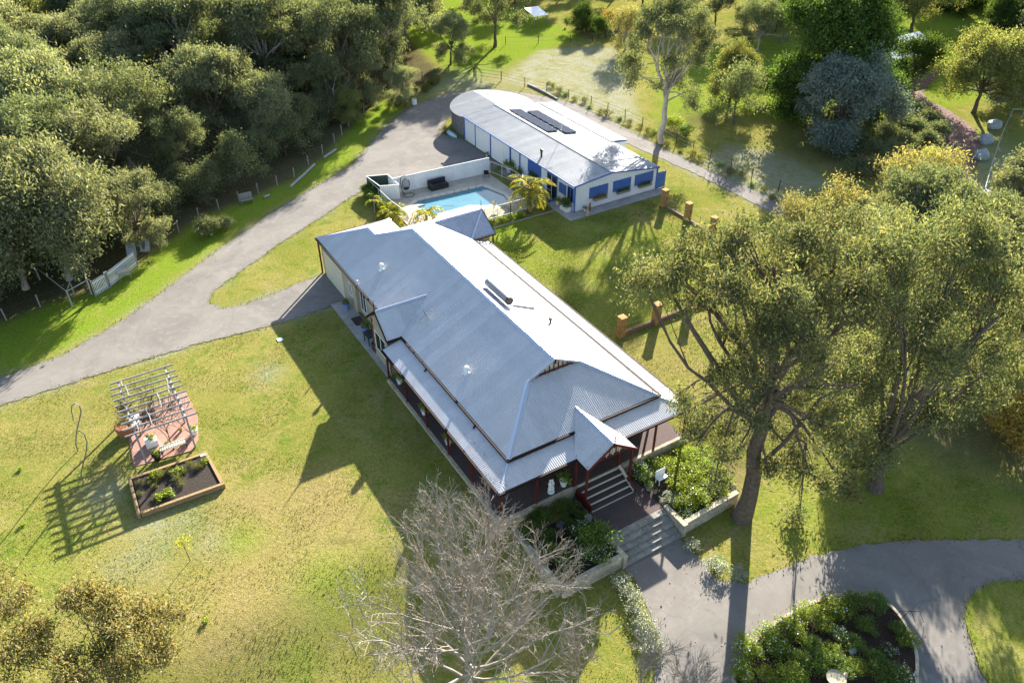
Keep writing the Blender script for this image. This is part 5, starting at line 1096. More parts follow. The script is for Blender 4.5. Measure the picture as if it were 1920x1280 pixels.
bare_crown(G(880, 1308), 11.8, 6.5, 51, 'wide leafless deciduous tree spreading before the verandah corner')
for x, y, H, sd_, l in ((1085, 1285, 4.6, 52, 'young leafless tree at the foot of the wide bare tree'), (1195, 1300, 4.8, 53, 'young leafless tree on the strip beside the silver hedge'), (1290, 1310, 3.6, 54, 'thin leafless sapling at the asphalt edge of the forecourt')):
    dead_tree('bare_tree', G(x, y), H, sd_, l, (0, 0), 'twig', 4, .42, .05, (4, 5), .74, .06, .007)
# ================================================================ SHRUBS AND GARDEN PLANTS
SP = {}
SP['lime'] = shrub_proto(61, 1.0, .9, M['lime'], flower=40, n=8); SP['limeb'] = shrub_proto(62, 1.0, 1.0, M['lime'], n=8)
SP['green'] = shrub_proto(63, 1.0, 1.1, M['shrub'], n=8); SP['greenf'] = shrub_proto(64, 1.0, .95, M['shrub'], n=8, flower=110)
SP['silver'] = shrub_proto(65, .6, .55, M['silver'], n=6, dens=110, per=18, cr=.1, ll=.09, lw=.045)
SP['low'] = shrub_proto(66, .6, .35, M['shrub'], n=6, dens=80, per=14, cr=.12, ll=.12, lw=.05); SP['weed'] = shrub_proto(67, .7, .7, M['reed'], n=6, dens=60, per=16, cr=.16, ll=.24, lw=.035, droop=-.7)
SP['orange'] = shrub_proto(68, 2.0, 2.2, M['orange'], n=10, dens=40, per=26, cr=.24, ll=.16, lw=.07); SP['bush'] = shrub_proto(69, 1.6, 2.0, M['gumd'], n=9, dens=40, per=26, cr=.24, ll=.18, lw=.07)
SP['hedge'] = shrub_proto(70, 1.2, 1.6, M['shrub'], n=8, dens=60, per=20, cr=.18, ll=.14, lw=.09); SP['veg'] = shrub_proto(71, .35, .32, M['lime'], n=4, dens=160, per=10, cr=.07, ll=.16, lw=.05, droop=-.6)
def shrub(kind, loc, s, label, group=None, name='shrub', cat='shrub', sz=1.0):
    return plant(name, SP[kind], loc, random.uniform(0, 6.28), (s, s, s*sz), label, cat, group, SN)
ZB_ = -.84
gr = 'flowering bushes of the sunny bed by the stone steps'
for i, (x, y, s, k) in enumerate(((8.6, -5.2, .8, 'lime'), (9.7, -5.3, .95, 'lime'), (10.9, -5.2, .95, 'lime'), (9.3, -4.1, .9, 'limeb'), (10.5, -4.0, 1.0, 'limeb'), (11.7, -3.9, .95, 'limeb'), (10.0, -2.7, .9, 'limeb'), (11.2, -2.5, .9, 'limeb'), (12.3, -2.6, .8, 'limeb'), (8.2, -5.9, .45, 'greenf'), (11.9, -5.0, .7, 'lime'))):
    shrub(k, (x, y, ZB_), s, {'lime': 'lime green bush with white flowers in the sunny retaining wall bed', 'limeb': 'plain lime green bush in the sunny retaining wall bed', 'greenf': 'low white flowered plant in the corner of the sunny bed'}[k], gr, sz=.8)
shrub('greenf', (7.85, -2.2, ZB_), .75, 'dark shrub with white blossom beside the porch steps', sz=1.2); shrub('silver', (8.1, -4.6, ZB_), 1.0, 'grey leaved plant between the terrace and sunny bushes'); shrub('green', (9.0, -1.9, ZB_), .6, 'dark green shrub against the verandah wall of the sunny bed')
for x, y, s, k, l in ((2.5, -5.0, 1.15, 'green', 'tall rounded dark shrub by the terrace edge in the shaded bed'), (2.1, -5.9, .6, 'greenf', 'white flowered low shrub at the shaded retaining wall'), (2.3, -4.0, .7, 'greenf', 'shrub with white blossom crown behind the rounded dark shrub'), (2.4, -2.2, .75, 'green', 'dark shrub under the verandah by the maroon step wall'), (1.0, -2.0, .7, 'green', 'dark shrub under the statue on the verandah'), (.2, -4.8, .8, 'green', 'dark shrub in the corner of the shaded bed'), (.9, -5.7, .6, 'low', 'low plant by the shaded retaining wall'), (-.1, -2.6, .7, 'green', 'dark shrub below the verandah corner')):
    shrub(k, (x, y, ZB_), s, l, None, sz=1.25)
for x, y, s_, k in ((1.6, -4.6, .6, 'green'), (.6, -3.3, .6, 'green'), (1.9, -3.1, .55, 'green'), (-.1, -5.8, .55, 'green'), (3.0, -5.8, .4, 'greenf'), (1.3, -5.3, .55, 'greenf'), (-.2, -3.8, .5, 'green'), (3.0, -2.9, .45, 'green'), (.5, -1.9, .5, 'green')): shrub(k, (x, y, ZB_), s_, {'green': 'dark leafy filler shrub in the shaded bed', 'greenf': 'dark filler shrub with white flowers in the shaded bed'}[k], 'filler shrubs of the shaded bed', sz=1.1)
def gpx(x, y): p = G(x, y); return (p[0], p[1], p[2])
shrub('silver', gpx(1340, 1068), 1.25, 'silver leaved round shrub in the sun on the lawn tip'); shrub('silver', gpx(1380, 1080), 1.1, 'silver leaved shrub in the trunk shadow on the lawn tip'); shrub('silver', gpx(1296, 1028), .9, 'silver leaved shrub in the shade under the sunny retaining wall')
for i, (x, y) in enumerate(((1165, 1095), (1180, 1120), (1192, 1145), (1205, 1170), (1215, 1195), (1222, 1222))): shrub('silver', gpx(x, y), 1.15, 'silver lavender clump in the hedge between lawn strip and forecourt', 'silver hedge clumps')
# round garden island on the forecourt
IC = [tuple(G(*p)[:2]) for p in [(1360, 1300), (1395, 1230), (1430, 1185), (1500, 1140), (1580, 1112), (1655, 1125), (1695, 1165), (1720, 1225), (1715, 1300)]]+[(9.5, -21.5), (6, -19)]
isl = thing('garden_island', 'kerbed mulch garden island in the middle of the forecourt', 'garden bed', (10, -16.5, -1.5)); IS = smooth_poly(IC, 2)
MB().prism(IS, -1.6, -1.36).build('mulch', M['mulch'], isl)
n = len(IS)
for i in range(n):
    a, b = np.array(IS[i]), np.array(IS[(i+1) % n]); MB().beam((*(a+(b-a)*.01), -1.42), (*(a+(b-a)*.99), -1.42), .16, .2).build('kerb', M['stone'], isl)
gi = 'bushes round the forecourt island'
for x, y, s, k in ((1400, 1225, .85, 'lime'), (1440, 1200, .8, 'lime'), (1480, 1185, .85, 'lime'), (1510, 1160, .8, 'limeb'), (1560, 1150, .9, 'lime'), (1600, 1138, .75, 'green'), (1640, 1138, .7, 'green'), (1540, 1175, .6, 'limeb'), (1460, 1225, .7, 'lime'), (1700, 1205, .6, 'lime'), (1480, 1275, .8, 'limeb'), (1530, 1255, .8, 'green'), (1570, 1265, .8, 'green'), (1650, 1270, .8, 'green'), (1690, 1275, .6, 'greenf'), (1440, 1275, .6, 'limeb'), (1600, 1215, .55, 'green'), (1520, 1215, .6, 'green'), (1620, 1180, .6, 'green'), (1570, 1195, .5, 'greenf'), (1640, 1245, .6, 'green'), (1560, 1235, .6, 'limeb'), (1500, 1245, .6, 'green'), (1600, 1260, .6, 'limeb'), (1680, 1185, .5, 'green'), (1665, 1225, .4, 'greenf'), (1390, 1265, .7, 'lime')):
    p = G(x, y); shrub(k, (p[0], p[1], -1.38), s, {'lime': 'lime bush with white flowers on the forecourt island', 'limeb': 'plain lime bush on the forecourt island', 'green': 'dark green bush on the forecourt island', 'greenf': 'dark white flowered plant on the forecourt island'}[k], gi, sz=.85)
fb = G(1560, 1290); bb = thing('bird_bath', 'round pale stone bird bath among the island bushes', 'bird bath', (fb[0], fb[1], -1.36))
MB().lathe([(.3, 0), (.2, .1), (.12, .2), (.12, .5), (.3, .6), (.45, .72), (.45, .76), (.38, .72), (.05, .66)], 16, (fb[0], fb[1], -1.38)).build('bowl', M['stone'], bb); MB().ico((fb[0]+.55, fb[1]-.05, -.95), .22, 2, (1, .8, 1.4), .15).build('ornament', M['stone'], bb)
rk = G(1597, 1225); solo(MB().ico((rk[0], rk[1], -1.25), .2, 2, (1.3, .8, .7), .15), 'rock', M['rock'], (rk[0], rk[1], -1.36), 'small pale rock on the mulch of the island', 'rock')
tr = G(1690, 1165); tl = thing('wire_trellis', 'bent black wire hoop standing on the island kerb', 'trellis', (tr[0], tr[1], -1.4))
for k, (dx, dy) in enumerate(((0, 0), (.35, -.25))): MB().tube([(tr[0]+dx-.5, tr[1]+dy+.3, -1.4), (tr[0]+dx-.2, tr[1]+dy+.2, -.7), (tr[0]+dx+.25, tr[1]+dy-.1, -.65), (tr[0]+dx+.5, tr[1]+dy-.4, -1.4)], .014, 5).build('hoop', M['black'], tl)
# palms
def frond_mesh(name, L, n, lw, m, seed, curl=1.0, ll=.55):
    r = np.random.default_rng(seed); P = []; D = []; S = []; Wd = []; tt = np.linspace(.0, 1, n)
    pos = np.zeros(3); ang = 1.15; pts = [pos.copy()]; angs = [ang]
    for i in range(1, n):
        ang -= curl*2.2/n; pos = pos+np.array([math.cos(ang), 0, math.sin(ang)])*L/n; pts.append(pos.copy()); angs.append(ang)
    for i in range(2, n):
        t = tt[i]; l = ll*math.sin(math.pi*min(1, .22+t*.75))*1.05
        for sd_ in (-1, 1):
            d = np.array([math.cos(angs[i])*.65, sd_*.8, math.sin(angs[i])*.65-.25])+r.normal(size=3)*.06; d /= np.linalg.norm(d)
            P.append(pts[i]+d*l/2); D.append(d); S.append(l); Wd.append(lw)
    me_ = quad_mesh(name, leaf_cloud(np.array(P), np.array(D), np.array(S), np.array(Wd), r), m); bm = bmesh.new(); bm.from_mesh(me_)
    mb = MB().tube(pts[::3]+[pts[-1]], [.03*(1-.8*i/len(pts[::3])) for i in range(len(pts[::3])+1)], 4); vs = [bm.verts.new(v) for v in mb.v]
    for f in mb.f:
        try: bm.faces.new([vs[i] for i in f])
        except ValueError: pass
    bm.to_mesh(me_); bm.free(); return me_
def palm(loc, H, nf, fm, label, s=1.0, tr_=.12, bark='weather', el=(.2, 1.0)):
    t = thing('palm_tree', label, 'palm', loc)
    mb = MB(); mb.tube([(loc[0], loc[1], loc[2]-.2), (loc[0], loc[1], loc[2]+H*.5), (loc[0]+.05, loc[1], loc[2]+H+.1)], [tr_*1.3, tr_, tr_*.9], 9); mb.build('trunk', M[bark], t)
    for i in range(nf):
        o = link(bpy.data.objects.new('frond', fm)); o.parent = t; o.location = (.05, 0, H); e = random.uniform(*el); sc = s*random.uniform(.85, 1.1)
        o.rotation_euler = (random.uniform(-.15, .15), e-.35, 2.399*i+random.uniform(-.2, .2)); o.scale = (sc, sc, sc)
    return t
f1 = frond_mesh('frond', 2.3, 26, .075, M['palm'], 1, 1.05, .62); f2 = frond_mesh('frond', 3.0, 30, .085, M['palmg'], 2, .95, .8)
p = G(735, 412); palm((p[0], p[1], GZ), .7, 12, f1, 'golden clumping palm beside the pool hedge', 1.0, .14); p = G(800, 412); palm((p[0], p[1], GZ), .6, 11, f1, 'golden clumping palm behind the garage roof at the pool edge', .9, .13)
p = G(703, 400); palm((p[0], p[1], GZ), 1.2, 6, f1, 'slim young palm in the pool hedge', .55, .05)
p = G(966, 400); palm((20.3, 29.6, GZ), 2.3, 19, f2, 'tall palm with yellowing fronds at the pool fence corner', .95, .2, 'bark', (-.1, 1.25)); palm((21.4, 30.0, GZ), 1.3, 10, f1, 'orange tinged young palm next to the tall yellowing palm', .85, .08)
for i, (x, y) in enumerate(((9.0, 41.4), (8.9, 40.2), (8.8, 39.0), (8.8, 37.8), (8.9, 36.6), (9.2, 35.3))): shrub('hedge', (x, y, GZ), .62, 'dense dark green hedge bush along the pool side fence', 'pool hedge bushes', sz=1.1)
for i, (x, y) in enumerate(((14.2, 29.5), (15.2, 29.4), (16.2, 29.5), (17.2, 29.4), (18.2, 29.4), (19.2, 29.3), (22.0, 29.6), (12.8, 29.7))): shrub('lime', (x, y, GZ), .55, 'low leafy bush in the strip below the pool fence', 'pool strip bushes')
bl = thing('bed_edging', 'thin pale concrete edging of the planted strip below the pool fence', 'edging', (17, 28.75, GZ))
for k in range(12): MB().box(12.4+k*.9, 13.28+k*.9, 28.7, 28.8, -.25, -.13).build('kerb', M['concrete'], bl)
# verge bushes, weeds
for x, y, s, k, l in ((1900, 830, 1.45, 'orange', 'orange tinted rounded bush beside the shaded front lawn'), (1900, 770, .8, 'bush', 'dark bush behind the orange tinted bush'), (390, 440, .8, 'bush', 'dark rounded bush at the verge fence'), (420, 430, .6, 'bush', 'small dark bush beside the rounded verge bush'),
                      (1580, 380, .9, 'limeb', 'bright spiky green clump near the gravel track'), (1745, 300, 1.2, 'limeb', 'bright green yucca clump on the gravel track edge'), (1655, 375, 1.0, 'limeb', 'bright green grass tree clump behind the russet gum'), (1260, 240, 1.3, 'limeb', 'green shrub at the foot of the tall slender gum'), (1285, 255, 1.2, 'green', 'dark green shrub near the tall slender gum'), (1215, 250, 1.0, 'weed', 'dry weed clump near the tall slender gum'), (1100, 60, 1.6, 'hedge', 'leafy bush row in the far vegetable garden'), (1140, 55, 1.2, 'orange', 'yellowing bush in the far vegetable garden'), (1060, 55, 1.0, 'veg', 'silvery vegetable row in the far garden')):
    shrub(k, gpx(x, y), s, l)
hb = 'bushes lining the gravel track'
for x, y, s in ((1690, 215, 1.2), (1715, 225, 1.3), (1740, 240, 1.3), (1755, 258, 1.2), (1720, 255, 1.2), (1690, 245, 1.3), (1660, 265, 1.2), (1630, 300, 1.3), (1610, 330, 1.2), (1640, 330, 1.1), (1600, 285, 1.4), (1690, 280, 1.2), (1740, 275, 1.1), (1670, 300, 1.2)): shrub('bush', gpx(x, y), s*.8, 'dense olive bush in the belt beside the gravel track', hb)
wd = 'weed clumps along the ring road fence'
for k in range(26):
    y = 60-k*1.75+rng.normal()*.4; shrub('weed' if k % 3 else 'low', (41.9+rng.normal()*.35+(.6 if y < 45 else 0), y, GZ), rng.uniform(.6, 1.1), 'dry weedy clump along the ring road fence' if k % 3 else 'low green weed clump along the ring road fence', wd)
vb = 'weed clumps along the bend of the driveway'
for k in range(12): p = np.array([20+k*1.0, 60.5+k*.45]); shrub('weed' if k % 2 else 'low', (p[0]+rng.normal()*.3, p[1]+2.0+rng.normal()*.5, GZ), rng.uniform(.8, 1.3), 'dry weedy clump on the bank above the driveway bend' if k % 2 else 'green weedy clump on the bank above the driveway bend', vb)
# ================================================================ PERGOLA CORNER
struct(MB().prism([(-17.35, 19.0), (-13.4, 19.6), (-13.35, 16.5), (-13.9, 14.2), (-14.5, 13.5), (-17.75, 13.9)], -.3, -.16).build('brick_pad', M['redbrick']))
pg_ = thing('pergola', 'white slatted open timber pergola over a red brick pad', 'pergola', (-15.6, 16.4, GZ)); xa, xb2, ya, yb = -17.05, -14.2, 13.7, 19.0
for x in (xa, xb2):
    for y in (ya, (ya+yb)/2, yb): MB().beam((x, y, -.2), (x, y, 2.25), .1, .1).build('post', M['palegrey'], pg_)
    MB().beam((x, ya-.3, 2.3), (x, yb+.3, 2.3), .09, .14).build('beam', M['palegrey'], pg_)
for k in range(10):
    y = ya-.15+(yb-ya+.3)*k/9; MB().beam((xa-.55+rng.normal()*.03, y, 2.42), (xb2+.55+rng.normal()*.03, y+rng.normal()*.03, 2.42+rng.normal()*.01), .045, .11).build('rafter', M['palegrey'], pg_)
for k in range(13):
    x = xa+.25+(xb2-xa-.5)*(k % 4)/3+rng.normal()*.05; y0_ = ya+.0+(yb-ya)*((k*2) % 9)/9; MB().beam((x, y0_, 2.5), (x, y0_+.6, 2.5), .05, .035).build('batten', M['palegrey'], pg_)
vn = dead_tree('climbing_vine', (-15.3, 14.0, GZ), 4.0, 81, 'leafless twisting vine climbing through the pergola slats', (-.3, .6), 'bark', 4, .6, .05, (2, 3), .8)
vn['category'] = 'vine'
v2 = dead_tree('climbing_vine', (-16.9, 16.4, GZ), 3.4, 82, 'tangled leafless vine over the bushy side of the pergola', (.1, .2), 'bark', 5, .8, .04, (3, 4), .7); v2['category'] = 'vine'
v3 = dead_tree('climbing_vine', (-14.0, 15.0, GZ), 3.2, 83, 'thin leafless vine on the open side of the pergola', (-.4, .2), 'bark', 3, .7, .03, (2, 3), .8); v3['category'] = 'vine'
v4 = dead_tree('climbing_vine', (-15.6, 18.6, GZ), 4.2, 84, 'tangled leafless vine over the far rafters of the pergola', (.1, -.5), 'bark', 5, .8, .04, (2, 4), .75); v4['category'] = 'vine'
bn = thing('garden_bench', 'cream painted bench with decorated back on the brick pad', 'bench', (-15.35, 13.95, -.16))
MB().box(-16.1, -14.6, 13.85, 14.25, .22, .27).build('seat', M['cream'], bn)
bk = MB().box(-16.1, -14.6, 13.80, 13.84, .60, .68).build('backrest', M['cream'], bn); MB().box(-16.1, -14.6, 13.80, 13.84, .32, .38).build('rail', M['cream'], bk)
for k in range(11): MB().box(-16.05+k*.14, -16.0+k*.14, 13.805, 13.835, .38, .60).build('slat', M['cream'], bk)
for x in (-16.08, -14.66):
    for y in (13.86, 14.2): MB().box(x, x+.05, y, y+.05, -.16, .22 if y > 14 else .3).build('leg', M['black'], bn)
ct = thing('stone_table', 'broken white slab table under the pergola', 'table', (-17.0, 17.6, -.16)); MB().box(-17.25, -16.5, 17.0, 18.1, .3, .37).build('tabletop', M['whitep'], ct); MB().box(-17.1, -16.7, 17.3, 17.8, -.16, .3).build('base', M['whitep'], ct)
tr2 = MB().box(-16.75, -16.05, 15.0, 15.6, -.16, .28); tro = thing('planter_trough', 'white trough of spiky plants inside the pergola', 'planter', (-16.4, 15.3, -.16)); tr2.build('trough', M['whitep'], tro)
o = link(bpy.data.objects.new('foliage', SP['veg'][1])); o.parent = tro; o.location = (0, 0, .4); o.scale = (1.0, .9, 1.2)
tub = thing('pot_plant', 'terracotta drum covered by tangled stems beside the pergola', 'pot', (-17.6, 17.2, GZ)); MB().lathe([(.4, -.1), (.5, .4), (.52, .7), (.46, .7), (.42, .6)], 14, (-17.6, 17.2, GZ)).build('pot', M['terracotta'], tub)
o = link(bpy.data.objects.new('foliage', SP['weed'][1])); o.parent = tub; o.location = (0, 0, .7); o.scale = (.9, .9, .7)
def pot(x, y, z, label, m='whitep', s=1.0, pl='veg', ps=1.0, name='pot_plant', group=None):
    t = thing(name, label, 'pot plant', (x, y, z), group); MB().lathe([(.14*s, 0), (.2*s, .3*s), (.24*s, .38*s), (.22*s, .4*s), (.19*s, .36*s), (.02, .34*s)], 12, (x, y, z)).build('pot', M[m], t)
    o = link(bpy.data.objects.new('foliage', SP[pl][1])); o.parent = t; o.location = (0, 0, .32*s); o.scale = (ps, ps, ps*1.3); return t
pot(-13.95, 14.9, -.16, 'white tub with green plant at the pergola corner post', 'whitep', 1.1, 'veg', .8); pot(-16.4, 13.75, -.16, 'dark trough of green herbs at the brick pad edge', 'black', 1.2, 'veg', .9); pot(-15.6, 14.7, -.16, 'small green potted plant near the cream bench', 'terracotta', .5, 'veg', .45); pot(-14.6, 15.6, -.16, 'little green plant on the open brick pad', 'terracotta', .5, 'veg', .4)
# raised bed
rb = thing('raised_bed', 'rectangular garden bed edged with orange sleepers beside the pergola', 'garden bed', (-16, 11, GZ)); c4 = [(-18.25, 9.55), (-13.65, 9.4), (-13.8, 12.5), (-18.15, 12.65)]
for k in range(4):
    a, b = np.array(c4[k]), np.array(c4[(k+1) % 4]); nS = 2 if k % 2 == 0 else 1; t = (b-a)/np.linalg.norm(b-a)
    for i in range(nS): p, q = a+(b-a)*(i/nS)+t*.125, a+(b-a)*((i+1)/nS)+t*(.115 if i == nS-1 else .12); MB().beam((*p, -.02), (*q, -.02), .17, .32).build('sleeper', M['edgebrick'], rb)
MB().prism([(-18.1, 9.65), (-13.8, 9.5), (-13.9, 12.4), (-18.0, 12.5)], -.3, .06).build('soil', M['soil'], rb)
vg = 'vegetables in the raised bed'
for k in range(34):
    x = -17.9+rng.random()*3.9; y = 9.9+rng.random()*2.3
    if x > -15.6 and y < 11.3: continue
    big = rng.random() < .35; shrub('veg' if big else 'weed', (x, y, .04), rng.uniform(.7, 1.2) if big else rng.uniform(.28, .45), 'leafy green vegetable plant in the sleeper edged bed' if big else 'feathery green plant in the sleeper edged bed', vg, 'vegetable_plant', 'plant')
solo(MB().box(-14.15, -13.85, 12.3, 12.42, .05, .16), 'garden_marker', M['whitep'], (-14, 12.36, .05), 'small white marker block in the corner of the raised bed', 'marker')
# bent pipe hoops, saplings, drain cover
LB = G(150, 845); hp_ = [(138, 788), (134, 770), (135, 760), (141, 756), (149, 760), (152, 772), (148, 790), (143, 812), (142, 832), (147, 848), (150, 853)]
lp = thing('bent_pipe', 'tall looping bent pipes standing loose on the open lawn', 'pipe', (LB[0], LB[1], GZ)); MB().tube([tuple(atv(x, y, LB)) for x, y in hp_[::-1]], .035, 6).build('pipe', M['hose'], lp)
LB2 = G(160, 905); h2 = [(141, 808), (150, 807), (158, 814), (163, 828), (162, 845), (157, 865), (152, 885), (153, 897), (158, 906)]
MB().tube([tuple(atv(x, y, LB2 if y > 850 else LB2)) for x, y in h2[::-1]], .035, 6).build('pipe', M['hose'], lp)
MB().tube([tuple(G(138, 788)+np.array((0, 0, 1.9)))]*1+[tuple(atv(138, 788, LB)), (LB[0]-.2, LB[1]+.2, .3)], .02, 4).build('stake', M['hose'], lp) if False else None
sp_ = G(357, 1050); sg = thing('sapling', 'thin sapling with yellow autumn leaves on the lawn', 'sapling', sp_); MB().tube([sp_-np.array((0, 0, .1)), sp_+np.array((-.05, .05, .8)), sp_+np.array((-.1, .1, 1.55))], .02, 5).build('trunk', M['bark'], sg)
rr_ = np.random.default_rng(3); cc_ = np.array([[-.25, .1, 1.35], [.1, .2, 1.5], [.15, -.1, 1.2], [-.1, .0, 1.55]]); o = link(bpy.data.objects.new('crown', quad_mesh('crown', foliage(rr_, cc_, 26, .16, .14, .07), M['palm']))); o.parent = sg
for (x, y), l in (((385, 1165), 'tiny staked seedling between the yellow sapling and the russet gum'), ((40, 880), 'tiny yellow seedling on the lawn near the bent pipes'), ((42, 985), 'tiny seedling tuft on the open lawn past the bent pipes'), ((50, 1100), 'tiny seedling tuft near the russet corner gum')): shrub('veg', gpx(x, y), .6, l, None, 'seedling', 'seedling')
dc_ = G(525, 637); solo(MB().box(dc_[0]-.2, dc_[0]+.2, dc_[1]-.2, dc_[1]+.2, -.25, -.15), 'drain_cover', mat('drain_lid', (.45, .62, .66), .6), (dc_[0], dc_[1], GZ), 'small pale blue drain cover in the shaded lawn', 'drain cover')
# ================================================================ VERANDAH AND FRONT GARDEN THINGS
def statue(loc, label, h=1.05):
    x, y, z = loc; t = thing('statue', label, 'statue', loc); MB().lathe([(.2, 0), (.2, .08), (.16, .12)], 12, loc).build('plinth', M['whitep'], t)
    b = MB()
    for dx, dy, hh in ((-.09, 0, 1.0), (.1, .03, .93)):
        b.lathe([(.10, .1), (.12, .25), (.08, .45), (.11, .6), (.12, .7), (.045, .76), (.04, .79)], 10, (x+dx*h, y+dy, z+(hh-.95)*h)); b.ico((x+dx*h*.8, y+dy, z+.86*h+(hh-.95)*h), .078, 2, (1, 1, 1.2)); b.tube([(x+dx, y+dy-.08, z+.66*h), (x, y-.16, z+.52*h), (x-dx, y-.1, z+.58*h)], [.035, .03, .025], 6)
    b.build('figures', M['whitep'], t, smooth=True); return t
statue((2.25, -1.0, 0), 'white statue of two embracing figures on the shaded verandah'); pot(3.15, -.95, 0, 'white pot with leafy plant by the porch post', 'whitep', 1.1, 'veg', 1.4)
for y, l in ((12.6, 'white pot with tall leafy plant at the far end of the side verandah'), (8.9, 'white pot with plant at the middle of the side verandah'), (5.6, 'white pot with leafy plant near the bare tree end of the side verandah')): pot(-.9, y, 0, l, 'whitep', 1.0, 'veg', 1.3)
pot(-.45, 23.2, -.13, 'blue glazed pot near the garage door', 'bluepot', 1.4, 'veg', 1.0); pot(-.45, 19.4, -.13, 'blue glazed pot with bushy plant on the side path', 'bluepot', 1.5, 'veg', 1.2)
solo(MB().box(-.7, .05, 20.6, 21.8, -.128, -.115), 'door_mat', mat('brown_mat', (.06, .045, .045), .95), (-.3, 21.2, -.13), 'dark brown mat on the side path', 'mat')
tb = thing('outdoor_table', 'black outdoor table on the side path by the bay', 'table', (-.55, 18.2, -.13)); MB().box(-.95, -.1, 17.7, 18.7, .55, .6).build('tabletop', M['black'], tb)
for x in (-.92, -.17):
    for y in (17.75, 18.6): MB().box(x, x+.05, y, y+.05, -.13, .55).build('leg', M['black'], tb)
ch = thing('outdoor_chair', 'black outdoor chair between the table and the bay wall', 'chair', (-.6, 17.3, -.13)); MB().box(-.85, -.4, 17.1, 17.5, .3, .34).build('seat', M['black'], ch); MB().box(-.85, -.4, 17.06, 17.1, .34, .8).build('backrest', M['black'], ch)
for x in (-.84, -.45):
    for y in (17.1, 17.45): MB().box(x, x+.04, y, y+.04, -.13, .3).build('leg', M['black'], ch)
ln = thing('garden_lantern', 'black garden lantern ornament in the shaded bed', 'lantern', (1.25, -3.4, ZB_)); MB().box(1.0, 1.5, -3.6, -3.2, -.84, -.6).build('base', M['black'], ln); MB().lathe([(.1, 0), (.08, .5), (.25, .55), (.27, .8), (.2, .95), (.05, 1.0)], 10, (1.25, -3.4, -.6)).build('lamp_head', M['black'], ln)
solo(MB().lathe([(.14, 0), (.2, .3), (.24, .34), (.18, .3), (.02, .28)], 12, (3.25, -3.3, ZB_)), 'stone_pot', M['slab'], (3.25, -3.3, ZB_), 'grey stone pot at the terrace edge', 'pot'); pot(7.7, -3.2, ZB_, 'stone urn with plant at the foot of the porch steps', 'slab', 1.0, 'low', .5)
cw = thing('cast_iron_bench', 'ornate white cast seat among the sunny bushes', 'seat', (8.75, -3.1, ZB_)); MB().box(8.4, 9.1, -3.3, -2.95, -.45, -.38).build('seat', M['whitep'], cw)
bkm = MB().box(8.4, 9.1, -2.95, -2.9, -.38, .0).build('backrest', M['whitep'], cw)
for k in range(5): MB().ico((8.48+k*.14, -2.92, .02), .06, 1).build('scroll', M['whitep'], bkm)
for x in (8.42, 9.02):
    for y in (-3.28, -2.98): MB().tube([(x+.03, y, -.84), (x+.03, y, -.4)], .03, 6).build('leg', M['whitep'], cw)
solo(MB().ico((7.0, -1.15, 1.75), .22, 2, (.5, .8, 1.3), .2).tube([(7.0, -1.15, 1.4), (7.0, -1.15, 2.28)], .015, 4), 'hanging_basket', M['yellow'], (7.0, -1.15, 1.5), 'yellow hanging cloth under the front verandah roof', 'hanging')
# ================================================================ POOLSIDE AND SHED THINGS
sf = thing('wicker_sofa', 'dark wicker sofa against the white pool fence', 'sofa', (15.5, 38.9, -.14)); MB().box(14.6, 16.5, 38.4, 39.3, -.14, .28).build('seat', M['wicker'], sf); MB().box(14.6, 16.5, 39.15, 39.3, .28, .7).build('backrest', M['wicker'], sf); MB().box(14.6, 14.78, 38.4, 39.15, .28, .5).build('armrest', M['wicker'], sf)
for k in range(2): MB().box(14.8+k*.84, 15.6+k*.84, 38.42, 39.1, .28, .38).build('cushion', M['black'], sf)
eg = thing('egg_chair', 'black hanging egg chair on a curved stand by the enclosure', 'chair', (12.0, 38.9, -.14)); em = MB()
em.tube([(12.35+.55*math.cos(a), 38.8+.45*math.sin(a), -.12) for a in np.linspace(0, 6.28, 18)], .03, 5); em.tube([(12.0, 39.2, -.1), (11.75, 39.4, .8), (11.85, 39.3, 1.7), (12.2, 39.0, 1.85)], .035, 6); em.build('stand', M['black'], eg)
bk_ = MB()
for k in range(14): a = math.pi*k/14; bk_.tube([(12.2+.42*math.cos(a)*math.sin(b), 38.9+.34*math.sin(a)*math.sin(b)+.12, .95-.55*math.cos(b)*1.1) for b in np.linspace(.15, 2.9, 9)], .014, 4, False)
bk_.build('basket', M['black'], eg); MB().ico((12.2, 39.0, .55), .3, 2, (1, .9, .4)).build('cushion', M['wicker'], eg)
def lounge(x, y, rz, label, m='cream'):
    t = thing('pool_chair', label, 'chair', (x, y, -.14)); t.rotation_euler = (0, 0, rz)
    def pb(n, mb): o = mb.build(n, M[m]); o.parent = t
    pb('seat', MB().box(-.25, .25, -.25, .25, .36, .4)); pb('backrest', MB().beam((0, .25, .4), (0, .45, .9), .5, .03))
    for sx in (-.24, .24):
        for sy in (-.22, .22): pb('leg', MB().tube([(sx, sy, 0), (sx, sy, .36)], .018, 5))
    return t
lounge(17.9, 31.4, .4, 'cream slung chair behind the pool fence next to the table'); lounge(19.3, 31.3, -.6, 'cream slung chair behind the pool fence near the tall palm'); lounge(22.95, 33.6, 1.2, 'white plastic chair on the shed path by the wall plants', 'whitep'); lounge(20.9, 38.6, 2.6, 'dark chair in the corner where steel and glass pool fences meet', 'black')
wb = [('red leaved plants', 26.7, 'orange'), ('grey green plants', 29.45, 'low'), ('green plants', 32.1, 'low')]
